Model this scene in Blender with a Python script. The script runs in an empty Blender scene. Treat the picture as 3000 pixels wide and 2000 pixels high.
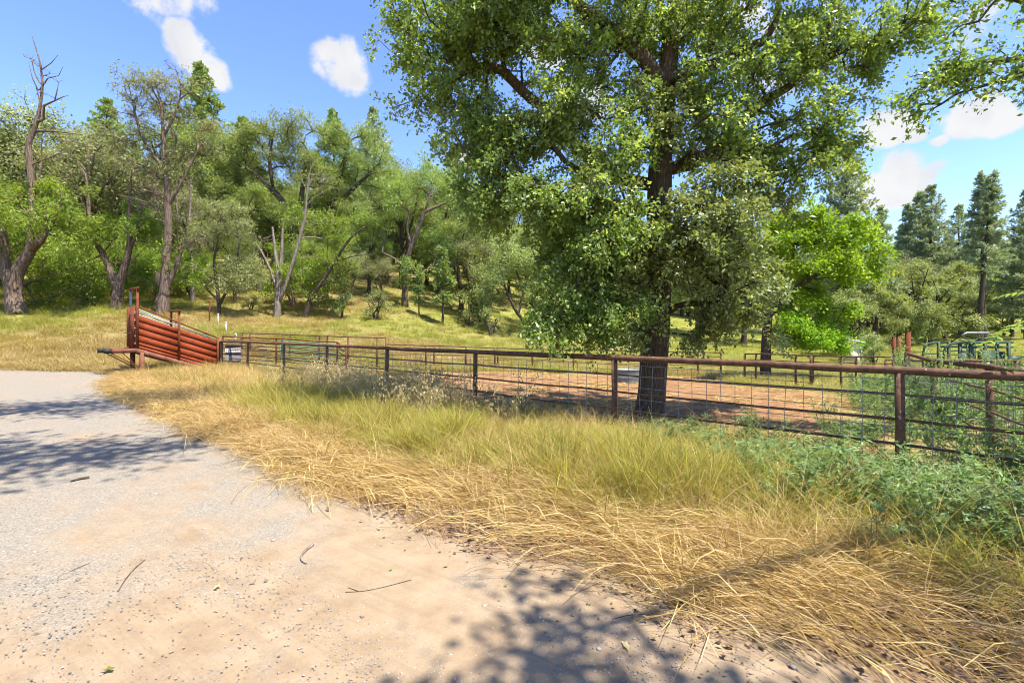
import bpy, math
import numpy as np
from mathutils import Matrix, Vector

sc = bpy.context.scene
COL = sc.collection
F = 1400.0            # focal length in pixels of the 3000 px wide photograph
EYE = 1.68

# ------------------------------------------------------------------ camera
cam = bpy.data.cameras.new('camera')
cam.sensor_width = 36.0
cam.lens = 36.0 * F / 3000.0
cam.shift_y = -0.01
cam.clip_start = 0.05
cam.clip_end = 6000
cam_o = bpy.data.objects.new('camera', cam)
COL.objects.link(cam_o)
cam_o.location = (0, 0, EYE)
cam_o.rotation_euler = (math.pi / 2, 0, 0)
sc.camera = cam_o

# ------------------------------------------------------------------ sun, sky, exposure
SUN_EL = math.radians(66)
SUN_H = np.array([0.80, -0.60])                     # horizontal direction towards the sun
SUN_DIR = np.array([SUN_H[0] * math.cos(SUN_EL), SUN_H[1] * math.cos(SUN_EL), math.sin(SUN_EL)])
sun = bpy.data.lights.new('sun', 'SUN')
sun.energy = 4.4
sun.angle = math.radians(0.5)
sun.color = (1.0, 0.94, 0.84)
sun_o = bpy.data.objects.new('sun', sun)
COL.objects.link(sun_o)
sun_o.rotation_euler = Vector(SUN_DIR).to_track_quat('Z', 'Y').to_euler()
sun_o.location = (20, -20, 60)

world = bpy.data.worlds.new('World')
sc.world = world
world.use_nodes = True
sc.view_settings.view_transform = 'Standard'
sc.view_settings.look = 'None'
sc.view_settings.exposure = 1.6
sc.view_settings.gamma = 1.0
sc.view_settings.use_curve_mapping = False
sc.render.engine = 'CYCLES'
sc.cycles.max_bounces = 10
sc.cycles.diffuse_bounces = 4
sc.cycles.glossy_bounces = 2
sc.cycles.transmission_bounces = 6
sc.cycles.caustics_reflective = False
sc.cycles.caustics_refractive = False
sc.cycles.use_denoising = True
sc.cycles.filter_width = 1.0


def nd(nt, typ, ins=None, **props):
    n = nt.nodes.new(typ)
    for k, v in props.items():
        setattr(n, k, v)
    for k, v in (ins or {}).items():
        if isinstance(v, bpy.types.NodeSocket):
            nt.links.new(v, n.inputs[k])
        else:
            n.inputs[k].default_value = v
    return n


def math_(nt, op, a, b=None, clamp=False):
    ins = {0: a}
    if b is not None:
        ins[1] = b
    return nd(nt, 'ShaderNodeMath', ins, operation=op, use_clamp=clamp).outputs[0]


def mixc(nt, fac, a, b, blend='MIX'):
    n = nt.nodes.new('ShaderNodeMix')
    n.data_type = 'RGBA'
    n.blend_type = blend
    for k, v in ((0, fac), (6, a), (7, b)):
        if isinstance(v, bpy.types.NodeSocket):
            nt.links.new(v, n.inputs[k])
        else:
            n.inputs[k].default_value = v if not isinstance(v, tuple) or len(v) == 4 else (*v, 1)
    return n.outputs[2]


def ramp(nt, fac, stops, interp='LINEAR'):
    n = nt.nodes.new('ShaderNodeValToRGB')
    cr = n.color_ramp
    cr.interpolation = interp
    while len(cr.elements) < len(stops):
        cr.elements.new(0.5)
    for e, (p, c) in zip(cr.elements, stops):
        e.position = p
        e.color = (*c, 1) if len(c) == 3 else c
    nt.links.new(fac, n.inputs[0])
    return n.outputs[0]


def sky_nodes():
    nt = world.node_tree
    nt.nodes.clear()
    out = nt.nodes.new('ShaderNodeOutputWorld')
    tex = nd(nt, 'ShaderNodeTexSky', sky_type='NISHITA', sun_disc=False)
    tex.sun_elevation = SUN_EL
    tex.sun_rotation = math.atan2(SUN_H[0], SUN_H[1])
    tex.altitude = 300
    tex.air_density = 1.0
    tex.dust_density = 0.25
    tex.ozone_density = 2.6
    hs = nd(nt, 'ShaderNodeHueSaturation', {'Hue': 0.514, 'Saturation': 1.14, 'Value': 1.0, 'Color': tex.outputs[0]})
    bg = nd(nt, 'ShaderNodeBackground', {'Color': hs.outputs[0], 'Strength': 0.122})
    # clouds: soft heaps standing at fixed directions of the sky, edges broken by noise
    co = nd(nt, 'ShaderNodeTexCoord')
    D = co.outputs['Generated']
    heaps = [(420, -20, 190, 85, 0.0, .8), (560, 10, 80, 60, 0, .8), (545, 135, 66, 52, .5, 1.2), (608, 195, 62, 46, .5, 1.15), (480, 60, 75, 70, 0.6, .55),
             (985, 165, 65, 75, .7, 1.05), (1025, 215, 65, 62, 0, 1.15), (2590, 375, 74, 60, 0, 1.6), (2660, 390, 52, 34, .2, 1.2),
             (2850, 345, 85, 60, 0.1, 1.5), (2910, 362, 70, 45, 0.1, 1.35), (2745, 413, 32, 22, 0, 1.2), (2620, 555, 125, 60, -.1, 1.5), (2640, 485, 58, 56, 0, 1.2), (2690, 525, 85, 38, -.3, 1.1),
             (2850, 40, 70, 55, 0.2, .75), (2830, 110, 70, 60, .4, .75), (1700, 290, 90, 80, 0, 1.1), (1340, 460, 55, 42, 0, 1.0), (1090, 425, 70, 45, 0, .8),
             (1600, 150, 120, 60, .2, .8), (2150, 60, 160, 80, .2, .8), (2300, 230, 110, 60, .2, .8)]
    rr = np.random.default_rng(5)
    for k in range(9):                             # the same kind of fair-weather clouds go on round the sky
        az, el = rr.uniform(1.25, 5.0), rr.uniform(.2, 1.0)
        heaps.append((('dir', math.sin(az) * math.cos(el), math.cos(az) * math.cos(el), math.sin(el)), 0, rr.uniform(90, 200), rr.uniform(60, 110), rr.uniform(-.4, .4), 1.1))
    tot = None
    warp = nd(nt, 'ShaderNodeTexNoise', {'Vector': D, 'Scale': 7.0, 'Detail': 3.0})
    wv = nd(nt, 'ShaderNodeVectorMath', {0: warp.outputs['Color'], 1: (.5, .5, .5)}, operation='SUBTRACT').outputs[0]
    wv = nd(nt, 'ShaderNodeVectorMath', {0: wv, 'Scale': 0.05}, operation='SCALE').outputs[0]
    DW = nd(nt, 'ShaderNodeVectorMath', {0: D, 1: wv}, operation='ADD').outputs[0]
    for (px, py, rx, ry, rot, gain) in heaps:
        if isinstance(px, tuple):
            v = Vector(px[1:])
        else:
            v = Vector(((px - 1500) / F, 1.0, (970 - py) / F))
        L = v.length
        d = v.normalized()
        t1 = d.cross(Vector((0, 0, 1))).normalized()
        t2 = t1.cross(d).normalized()
        c, s = math.cos(-rot), math.sin(-rot)
        a, b = t1 * c + t2 * s, t2 * c - t1 * s
        R = Matrix((a, b, d if a.cross(b).dot(d) > 0 else -d)).transposed()
        mp = nd(nt, 'ShaderNodeMapping', {'Vector': DW, 'Location': d, 'Rotation': R.to_euler(), 'Scale': (rx / F / L, ry / F / L, .3)}, vector_type='TEXTURE')
        ln = nd(nt, 'ShaderNodeVectorMath', {0: mp.outputs[0]}, operation='LENGTH').outputs['Value']
        bl = math_(nt, 'MULTIPLY', math_(nt, 'SUBTRACT', 1.45, ln, clamp=True), gain)
        tot = bl if tot is None else math_(nt, 'MAXIMUM', tot, bl)
    nz = nd(nt, 'ShaderNodeTexNoise', {'Vector': D, 'Scale': 19.0, 'Detail': 9.0, 'Roughness': .62})
    nz2 = math_(nt, 'MULTIPLY', math_(nt, 'SUBTRACT', nz.outputs['Fac'], .5), 3.0)
    den = math_(nt, 'ADD', math_(nt, 'SUBTRACT', tot, .58), math_(nt, 'MULTIPLY', nz2, math_(nt, 'MINIMUM', tot, .75)))
    mr = nd(nt, 'ShaderNodeMapRange', {0: den, 1: -.16, 2: .42, 3: 0.0, 4: .98}, interpolation_type='SMOOTHSTEP')
    sh = nd(nt, 'ShaderNodeTexNoise', {'Vector': DW, 'Scale': 16.0, 'Detail': 4.0})
    cc = ramp(nt, sh.outputs['Fac'], [(.35, (.86, .88, .92)), (.6, (1, 1, 1))])
    cb = nd(nt, 'ShaderNodeBackground', {'Color': cc, 'Strength': 0.31})
    mx = nd(nt, 'ShaderNodeMixShader', {0: mr.outputs[0], 1: bg.outputs[0], 2: cb.outputs[0]})
    nt.links.new(mx.outputs[0], out.inputs[0])


sky_nodes()

# ------------------------------------------------------------------ terrain height
CTRL = np.array([
    (0, 0, 0), (-5, 0, 0), (5, 0, 0), (-10, 5, 0), (10, 5, 0), (0, 5, 0), (-8, 12, 0), (0, 10, 0), (5, 10, 0), (-15, 18, 0), (-10, 20, 0),
    (-20, 10, 0), (-30, 5, 0), (-22, 19, 0.02), (-45, 8, 0.2), (12, 13, -.1), (0, -10, 0), (-20, -10, 0), (20, -10, 0), (20, 5, -.1), (0, 18, -.2), (7, 13.5, -.12),
    (9, 17, -.33), (5, 25, -.5), (-6, 22, -.12), (17, 18, -.45), (24, 34, -.55), (12, 28, -.55), (11, 24.5, -.55), (30, 15, -.4), (-9, 24, .25), (-12.5, 22.5, .05),
    (-20, 24, .5), (-28, 25, .9), (-31, 30, 2.85), (-26.4, 32, 3.16), (-22.6, 31, 2.8), (-19, 33, 2.6), (-17.7, 36, 2.9), (-15.7, 36, 2.7),
    (-17, 28, 1.68), (-14.5, 26, 1.2), (-11.8, 33, 1.9), (-10.2, 45, 4.4), (-6.3, 42, 2.43), (-7.1, 28, .85), (-4.7, 33, .9), (1.4, 38, .55), (0, 44, 1.2),
    (-3.9, 55, 4.4), (-45, 50, 7), (-20, 60, 9), (0, 75, 9), (-60, 30, 5), (-30, 90, 16), (0, 110, 16), (-80, 80, 16),
    (9.6, 45, .4), (28.6, 50, .5), (47, 55, .5), (64, 60, 1.0), (63, 80, 1.6), (94, 120, 9.0), (31, 110, 9.0), (60, 30, -.3), (100, 60, 2),
    (0, -60, 0), (-80, -40, 0), (80, -40, 0), (250, 120, 14), (-250, 120, 30), (0, 300, 40), (200, 300, 35), (-200, 300, 45), (0, -300, 5), (300, -200, 8),
    (-300, -200, 10), (0, 900, 50), (900, 0, 40), (-900, 0, 40), (0, -900, 30)], float)


def _tps():
    n = len(CTRL)
    d = np.linalg.norm(CTRL[:, None, :2] - CTRL[None, :, :2], axis=2)
    A = np.zeros((n + 3, n + 3))
    A[:n, :n] = -d - np.eye(n) * .25
    A[:n, n] = 1
    A[:n, n + 1:n + 3] = CTRL[:, :2]
    A[n, :n] = 1
    A[n + 1:n + 3, :n] = CTRL[:, :2].T
    b = np.zeros(n + 3)
    b[:n] = CTRL[:, 2]
    return np.linalg.solve(A, b)


_W = _tps()


def H(x, y):
    x = np.asarray(x, float)
    y = np.asarray(y, float)
    sh = x.shape
    x = x.ravel()
    y = y.ravel()
    out = np.empty(len(x))
    for i in range(0, len(x), 20000):
        xs, ys = x[i:i + 20000], y[i:i + 20000]
        d = np.hypot(xs[:, None] - CTRL[None, :, 0], ys[:, None] - CTRL[None, :, 1])
        out[i:i + 20000] = -d @ _W[:-3] + _W[-3] + _W[-2] * xs + _W[-1] * ys
    return out.reshape(sh) if sh else float(out[0])


def P(px, py, Y):
    """The point at depth Y that the photograph shows at pixel (px, py)."""
    return np.array([(px - 1500) / F * Y, Y, EYE - (py - 970) / F * Y])


def XY(px, Y):
    return (px - 1500) / F * Y, Y


def G(px, Y):
    x, y = XY(px, Y)
    return np.array([x, y, H(x, y)])


# ------------------------------------------------------------------ mesh helpers
def mesh(name, V, T=None, Q=None, mats=None, tint=None, smooth=False, mat_idx=None, color=None):
    V = np.ascontiguousarray(V, np.float32)
    me = bpy.data.meshes.new(name)
    me.vertices.add(len(V))
    me.vertices.foreach_set('co', V.ravel())
    loops, starts, k = [], [], 0
    for A in (T, Q):
        if A is not None and len(A):
            A = np.asarray(A, np.int32)
            loops.append(A.ravel())
            starts.append(k + np.arange(len(A), dtype=np.int32) * A.shape[1])
            k += A.size
    loops = np.concatenate(loops)
    starts = np.concatenate(starts)
    me.loops.add(len(loops))
    me.loops.foreach_set('vertex_index', loops)
    me.polygons.add(len(starts))
    me.polygons.foreach_set('loop_start', starts)
    if smooth:
        me.polygons.foreach_set('use_smooth', np.ones(len(starts), bool))
    for m in (mats if isinstance(mats, (list, tuple)) else [mats] if mats else []):
        me.materials.append(m)
    if mat_idx is not None:
        me.polygons.foreach_set('material_index', np.asarray(mat_idx, np.int32))
    me.update(calc_edges=True)
    if tint is not None:
        a = me.attributes.new('tint', 'FLOAT', 'POINT')
        a.data.foreach_set('value', np.ascontiguousarray(tint, np.float32))
    if color is not None:
        a = me.attributes.new('zone', 'FLOAT_COLOR', 'POINT')
        a.data.foreach_set('color', np.ascontiguousarray(color, np.float32).ravel())
    return me


class MB:
    """Collects boxes, tubes and loose faces into one mesh."""

    def __init__(self):
        self.V, self.T, self.Q, self.n = [], [], [], 0
        self.tint = []

    def add(self, V, T=None, Q=None, tint=0.5):
        V = np.asarray(V, float)
        if T is not None and len(T):
            self.T.append(np.asarray(T) + self.n)
        if Q is not None and len(Q):
            self.Q.append(np.asarray(Q) + self.n)
        self.V.append(V)
        self.tint.append(np.full(len(V), tint) if np.isscalar(tint) else np.asarray(tint))
        self.n += len(V)
        return self

    def box(self, lo, hi, M=None, bevel=0.0):
        lo, hi = np.array(lo, float), np.array(hi, float)
        V = np.array([[(lo, hi)[i][0], (lo, hi)[j][1], (lo, hi)[k][2]] for i in (0, 1) for j in (0, 1) for k in (0, 1)])
        if M is not None:
            V = V @ M[0].T + M[1]
        Q = [(0, 1, 3, 2), (4, 6, 7, 5), (0, 4, 5, 1), (2, 3, 7, 6), (0, 2, 6, 4), (1, 5, 7, 3)]
        return self.add(V, Q=Q)

    def bar(self, a, b, w, h, up=(0, 0, 1)):
        """A rectangular bar from a to b, w wide and h high."""
        a, b = np.array(a, float), np.array(b, float)
        d = b - a
        L = np.linalg.norm(d)
        d /= L
        s = np.cross(d, up)
        s /= max(np.linalg.norm(s), 1e-9)
        u = np.cross(s, d)
        R = np.stack([d, s, u], 1)
        return self.box((0, -w / 2, -h / 2), (L, w / 2, h / 2), (R, a))

    def tube(self, P_, r, k=8, caps=True, tint=0.5):
        P_ = np.asarray(P_, float)
        n = len(P_)
        r = np.full(n, r) if np.isscalar(r) else np.asarray(r, float)
        d = np.gradient(P_, axis=0)
        d /= np.maximum(np.linalg.norm(d, axis=1, keepdims=True), 1e-9)
        ref = np.array([0, 0, 1.0]) if abs(d[:, 2]).mean() < .8 else np.array([1.0, 0, 0])
        s = np.cross(d, ref)
        s /= np.maximum(np.linalg.norm(s, axis=1, keepdims=True), 1e-9)
        u = np.cross(d, s)
        a = np.arange(k) * 2 * math.pi / k
        ring = P_[:, None] + r[:, None, None] * (np.cos(a)[None, :, None] * s[:, None] + np.sin(a)[None, :, None] * u[:, None])
        V = ring.reshape(-1, 3)
        i = np.arange(n - 1)[:, None] * k
        j = np.arange(k)[None]
        jn = (j + 1) % k
        Q = np.stack([i + j, i + k + j, i + k + jn, i + jn], -1).reshape(-1, 4)
        T = []
        if caps:
            V = np.vstack([V, P_[0], P_[-1]])
            c0, c1 = n * k, n * k + 1
            T = [(c0, q, (q + 1) % k) for q in range(k)] + [(c1, (n - 1) * k + (q + 1) % k, (n - 1) * k + q) for q in range(k)]
        return self.add(V, T, Q, tint)

    def mesh(self, name, mats, smooth=False, tints=False):
        V = np.vstack(self.V)
        T = np.vstack(self.T) if self.T else None
        Q = np.vstack(self.Q) if self.Q else None
        return mesh(name, V, T, Q, mats, tint=np.concatenate(self.tint) if tints else None, smooth=smooth)


def link(name, me, parent=None, loc=None, rot=None, scale=None):
    o = bpy.data.objects.new(name, me)
    COL.objects.link(o)
    if parent is not None:
        o.parent = parent
    if loc is not None:
        o.location = loc
    if rot is not None:
        o.rotation_euler = rot
    if scale is not None:
        o.scale = scale
    return o


def tag(o, label=None, cat=None, group=None, kind=None):
    for k, v in (('label', label), ('category', cat), ('group', group), ('kind', kind)):
        if v:
            o[k] = v
    return o


def thing(name, label, cat, loc=(0, 0, 0), rotz=0.0, group=None):
    o = bpy.data.objects.new(name, None)
    COL.objects.link(o)
    o.empty_display_size = .2
    o.location = loc
    o.rotation_euler = (0, 0, rotz)
    return tag(o, label, cat, group)


def copy_thing(root, label, loc, rotz=0.0, scale=1.0, group=None, tilt=(0, 0)):
    r = root.copy()
    COL.objects.link(r)
    r.location = loc
    r.rotation_euler = (tilt[0], tilt[1], rotz)
    r.scale = (scale,) * 3 if np.isscalar(scale) else scale
    r['label'] = label
    if group:
        r['group'] = group
    for ch in list(root.children):
        c = ch.copy()
        COL.objects.link(c)
        c.parent = r
        for g in ch.children:
            e = g.copy()
            COL.objects.link(e)
            e.parent = c
    return r


# ------------------------------------------------------------------ materials
def new_mat(name):
    m = bpy.data.materials.new(name)
    m.use_nodes = True
    nt = m.node_tree
    nt.nodes.clear()
    out = nt.nodes.new('ShaderNodeOutputMaterial')
    return m, nt, out


def leaf_mat(name, c0, c1, c2, trans=.34, gain=1.5, rough=.5, spec=.35, vary=.3):
    m, nt, out = new_mat(name)
    at = nd(nt, 'ShaderNodeAttribute', attribute_name='tint')
    oi = nd(nt, 'ShaderNodeObjectInfo')
    col = ramp(nt, at.outputs['Fac'], [(0, c0), (.55, c1), (1, c2)])
    val = math_(nt, 'ADD', math_(nt, 'MULTIPLY', oi.outputs['Random'], vary), 1 - vary / 2)
    hue = math_(nt, 'ADD', math_(nt, 'MULTIPLY', oi.outputs['Random'], .02), .49)
    hs = nd(nt, 'ShaderNodeHueSaturation', {'Hue': hue, 'Value': val, 'Color': col})
    b = nd(nt, 'ShaderNodeBsdfPrincipled', {'Base Color': hs.outputs[0], 'Roughness': rough, 'Specular IOR Level': spec})
    tc = mixc(nt, 1.0, hs.outputs[0], (gain * 1.05, gain, gain * .45, 1), 'MULTIPLY')
    t = nd(nt, 'ShaderNodeBsdfTranslucent', {'Color': tc})
    x = nd(nt, 'ShaderNodeMixShader', {0: trans, 1: b.outputs[0], 2: t.outputs[0]})
    nt.links.new(x.outputs[0], out.inputs[0])
    return m


def noise_mat(name, stops, scale=6.0, detail=6.0, rough=.85, spec=.2, bump=.3, bump_scale=None, stretch=(1, 1, 1), metallic=0.0, extra=None, coords='Object'):
    m, nt, out = new_mat(name)
    tc = nd(nt, 'ShaderNodeTexCoord')
    mp = nd(nt, 'ShaderNodeMapping', {'Vector': tc.outputs[coords], 'Scale': stretch})
    n1 = nd(nt, 'ShaderNodeTexNoise', {'Vector': mp.outputs[0], 'Scale': scale, 'Detail': detail, 'Roughness': .65})
    col = ramp(nt, n1.outputs['Fac'], stops)
    if extra:                                       # speckles: (scale, threshold, colour)
        n3 = nd(nt, 'ShaderNodeTexNoise', {'Vector': tc.outputs[coords], 'Scale': extra[0], 'Detail': 3.0})
        f = nd(nt, 'ShaderNodeMapRange', {0: n3.outputs['Fac'], 1: extra[1], 2: extra[1] + .05})
        col = mixc(nt, f.outputs[0], col, extra[2])
    b = nd(nt, 'ShaderNodeBsdfPrincipled', {'Base Color': col, 'Roughness': rough, 'Specular IOR Level': spec, 'Metallic': metallic})
    if bump:
        n2 = nd(nt, 'ShaderNodeTexNoise', {'Vector': mp.outputs[0], 'Scale': bump_scale or scale * 3, 'Detail': 5.0})
        bp = nd(nt, 'ShaderNodeBump', {'Height': n2.outputs['Fac'], 'Strength': bump, 'Distance': .02})
        nt.links.new(bp.outputs[0], b.inputs['Normal'])
    nt.links.new(b.outputs[0], out.inputs[0])
    return m


M = {}
M['leaf_oak'] = leaf_mat('leaf_oak', (0.0913, 0.1362, 0.0268), (0.1773, 0.2486, 0.055), (0.3331, 0.3907, 0.11), .43, 1.65, .42, .5)
M['leaf_olive'] = leaf_mat('leaf_olive', (0.124, 0.1651, 0.0432), (0.2197, 0.2812, 0.0837), (0.3268, 0.3729, 0.1352), .43, 1.5)
M['leaf_grey'] = leaf_mat('leaf_grey', (0.1506, 0.1748, 0.0675), (0.2471, 0.2747, 0.1148), (0.3497, 0.3682, 0.1757), .4, 1.4)
M['leaf_locust'] = leaf_mat('leaf_locust', (0.117, 0.1813, 0.0211), (0.193, 0.2749, 0.041), (0.2925, 0.3744, 0.0702), .45, 1.6)
M['leaf_lime'] = leaf_mat('leaf_lime', (.11, .2, .01), (.2, .32, .015), (.33, .43, .025), .45, 1.6)
M['leaf_sage'] = leaf_mat('leaf_sage', (.11, .155, .045), (.2, .26, .085), (.34, .4, .15), .4, 1.6, .4, .55)
M['leaf_bush'] = leaf_mat('leaf_bush', (0.1521, 0.193, 0.0643), (0.2515, 0.2984, 0.1053), (0.3627, 0.3861, 0.158), .4, 1.4)
M['needle'] = leaf_mat('needle', (0.1184, 0.175, 0.0491), (0.1974, 0.2738, 0.0819), (0.3159, 0.3802, 0.131), .34, 1.4)
M['needle_grey'] = leaf_mat('needle_grey', (0.1737, 0.229, 0.1392), (0.2685, 0.3317, 0.1966), (0.3791, 0.4343, 0.2702), .34, 1.3)
M['bark_oak'] = noise_mat('bark_oak', [(.3, (.03, .021, .015)), (.55, (.11, .08, .056)), (.75, (.24, .19, .145))], 14, 8, .95, .1, 1.0, 22, (3, 3, .45))
M['bark_dark'] = noise_mat('bark_dark', [(.3, (.03, .023, .017)), (.6, (.09, .07, .052)), (.8, (.16, .13, .1))], 8, 6, .95, .1, .8, 18, (2.5, 2.5, .5))
M['bark_pale'] = noise_mat('bark_pale', [(.3, (.045, .03, .021)), (.5, (.13, .092, .066)), (.72, (.27, .21, .165))], 5, 7, .9, .1, .9, 14, (3, 3, .35))
M['deadwood'] = noise_mat('deadwood', [(.3, (.09, .065, .05)), (.55, (.2, .165, .135)), (.75, (.38, .34, .3))], 5, 6, .9, .1, .6, 16, (3, 3, .4))
M['rust'] = noise_mat('rust', [(.3, (.05, .026, .016)), (.52, (.115, .057, .031)), (.72, (.2, .098, .046))], 9, 7, .75, .25, .25, 40, extra=(30, .67, (.36, .31, .25)))
M['rust_red'] = noise_mat('rust_red', [(.3, (.08, .025, .012)), (.55, (.15, .045, .02)), (.8, (.21, .078, .036))], 6, 8, .8, .12, .15, 40)
M['panel_red'] = noise_mat('panel_red', [(.25, (.1, .022, .009)), (.45, (.2, .036, .01)), (.6, (.235, .046, .013)), (.78, (.26, .09, .042))], 3.2, 9, .75, .15, .12, 25, (1, 1, 2.5))
M['beam_red'] = noise_mat('beam_red', [(.3, (.11, .042, .025)), (.55, (.18, .075, .048)), (.8, (.24, .125, .088))], 4, 8, .85, .12, .15, 40)
M['galvanised'] = noise_mat('galvanised', [(.3, (.2, .21, .225)), (.7, (.32, .335, .355))], 8, 4, .5, .4, .05, 40, metallic=.3)
M['wire'] = noise_mat('wire', [(.3, (.13, .12, .11)), (.7, (.26, .25, .235))], 30, 3, .6, .4, 0, metallic=.1)
M['sheet'] = noise_mat('sheet', [(.3, (.09, .092, .095)), (.7, (.15, .152, .155))], 4, 4, .5, .4, .05, 30, metallic=.3)
M['green_paint'] = noise_mat('green_paint', [(.3, (.014, .034, .018)), (.55, (.027, .06, .032)), (.8, (.06, .095, .055))], 5, 6, .6, .3, .1, 30)
M['gate_green'] = noise_mat('gate_green', [(.3, (.06, .17, .1)), (.7, (.12, .26, .17))], 5, 5, .6, .3, .1, 30)
M['white'] = noise_mat('white', [(.3, (.4, .4, .38)), (.7, (.55, .55, .53))], 5, 4, .6, .3, .05, 30)
M['cream'] = noise_mat('cream', [(.3, (.52, .42, .26)), (.7, (.62, .52, .34))], 3, 5, .85, .2, .1, 30)
M['roofing'] = noise_mat('roofing', [(.3, (.6, .6, .6)), (.7, (.75, .75, .76))], 4, 4, .55, .3, .05, 30)
M['black'] = noise_mat('black', [(.3, (.015, .014, .013)), (.7, (.04, .035, .03))], 8, 4, .7, .3, .2, 40)
M['tank'] = noise_mat('tank', [(.3, (.1, .115, .115)), (.7, (.17, .19, .19))], 5, 5, .5, .4, .05, 30)
M['stone'] = noise_mat('stone', [(.3, (.2, .19, .18)), (.7, (.38, .36, .33))], 20, 4, .9, .2, .3, 60)

# ------------------------------------------------------------------ ground
ROAD_EDGE = np.array([(-16.8, 19.4), (-14.6, 17.6), (-12.6, 14.8), (-9.9, 11.9), (-7.2, 9.6), (-4.6, 7.15), (-3.1, 5.9), (-1.8, 4.95), (-.95, 4.44), (-.42, 3.95), (.25, 3.51),
                      (.8, 3.2), (1.21, 2.85), (1.63, 2.53), (2.12, 2.2), (3.2, 1.2), (5, -1), (9, -6), (14, -14)])
ROAD = np.vstack([ROAD_EDGE, [(14, -60), (-80, -60), (-80, 10), (-40, 18.6), (-22, 20.0)]])
CORRAL = np.array([(5.3, 6.0), (1.9, 8.4), (-.6, 10.7), (-3.1, 13.0), (-5.4, 15.6), (-5.5, 19.5), (-3, 21.5), (0, 22.5), (5, 23.5), (9.5, 23.5), (8.6, 18), (9.6, 13.2), (7.6, 10.5), (6.0, 7.4)])


def seg_dist(x, y, poly, closed=True):
    pts = np.vstack([poly, poly[:1]]) if closed else poly
    best = np.full(x.shape, 1e9)
    for a, b in zip(pts[:-1], pts[1:]):
        d = b - a
        t = np.clip(((x - a[0]) * d[0] + (y - a[1]) * d[1]) / (d @ d), 0, 1)
        best = np.minimum(best, np.hypot(x - a[0] - t * d[0], y - a[1] - t * d[1]))
    return best


def inside(x, y, poly):
    r = np.zeros(x.shape, bool)
    for (x0, y0), (x1, y1) in zip(poly, np.roll(poly, -1, 0)):
        c = ((y0 > y) != (y1 > y)) & (x < (x1 - x0) * (y - y0) / (y1 - y0 + 1e-12) + x0)
        r ^= c
    return r


def sdist(x, y, poly):
    """Distance inside the outline (negative outside)."""
    return np.where(inside(x, y, poly), 1, -1) * seg_dist(x, y, poly)


def sstep(x, a, b):
    t = np.clip((x - a) / (b - a), 0, 1)
    return t * t * (3 - 2 * t)


def wob(x, y, s=1.0):
    """A cheap smooth wobble for outlines."""
    return (np.sin(x * 1.7 * s + 1.3 * np.sin(y * 1.1 * s)) + np.sin(y * 2.3 * s + 1.7 * np.sin(x * .9 * s + 2)) + .5 * np.sin((x + y) * 5.1 * s)) / 2.5


def greenness(x, y):
    g = .42 + .25 * wob(x, y, .25) + .15 * wob(x, y, .9)
    g = g + .35 * sstep(y, 26, 36) * sstep(x, -16, -4)
    g = g - .5 * sstep(-x, 11, 15) * (1 - sstep(y, 23, 29)) + .25 * sstep(x, 9, 14)
    g = g + .3 * sstep(-x, 22, 30) * sstep(y, 24, 27)
    return np.clip(g, 0, 1)


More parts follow.
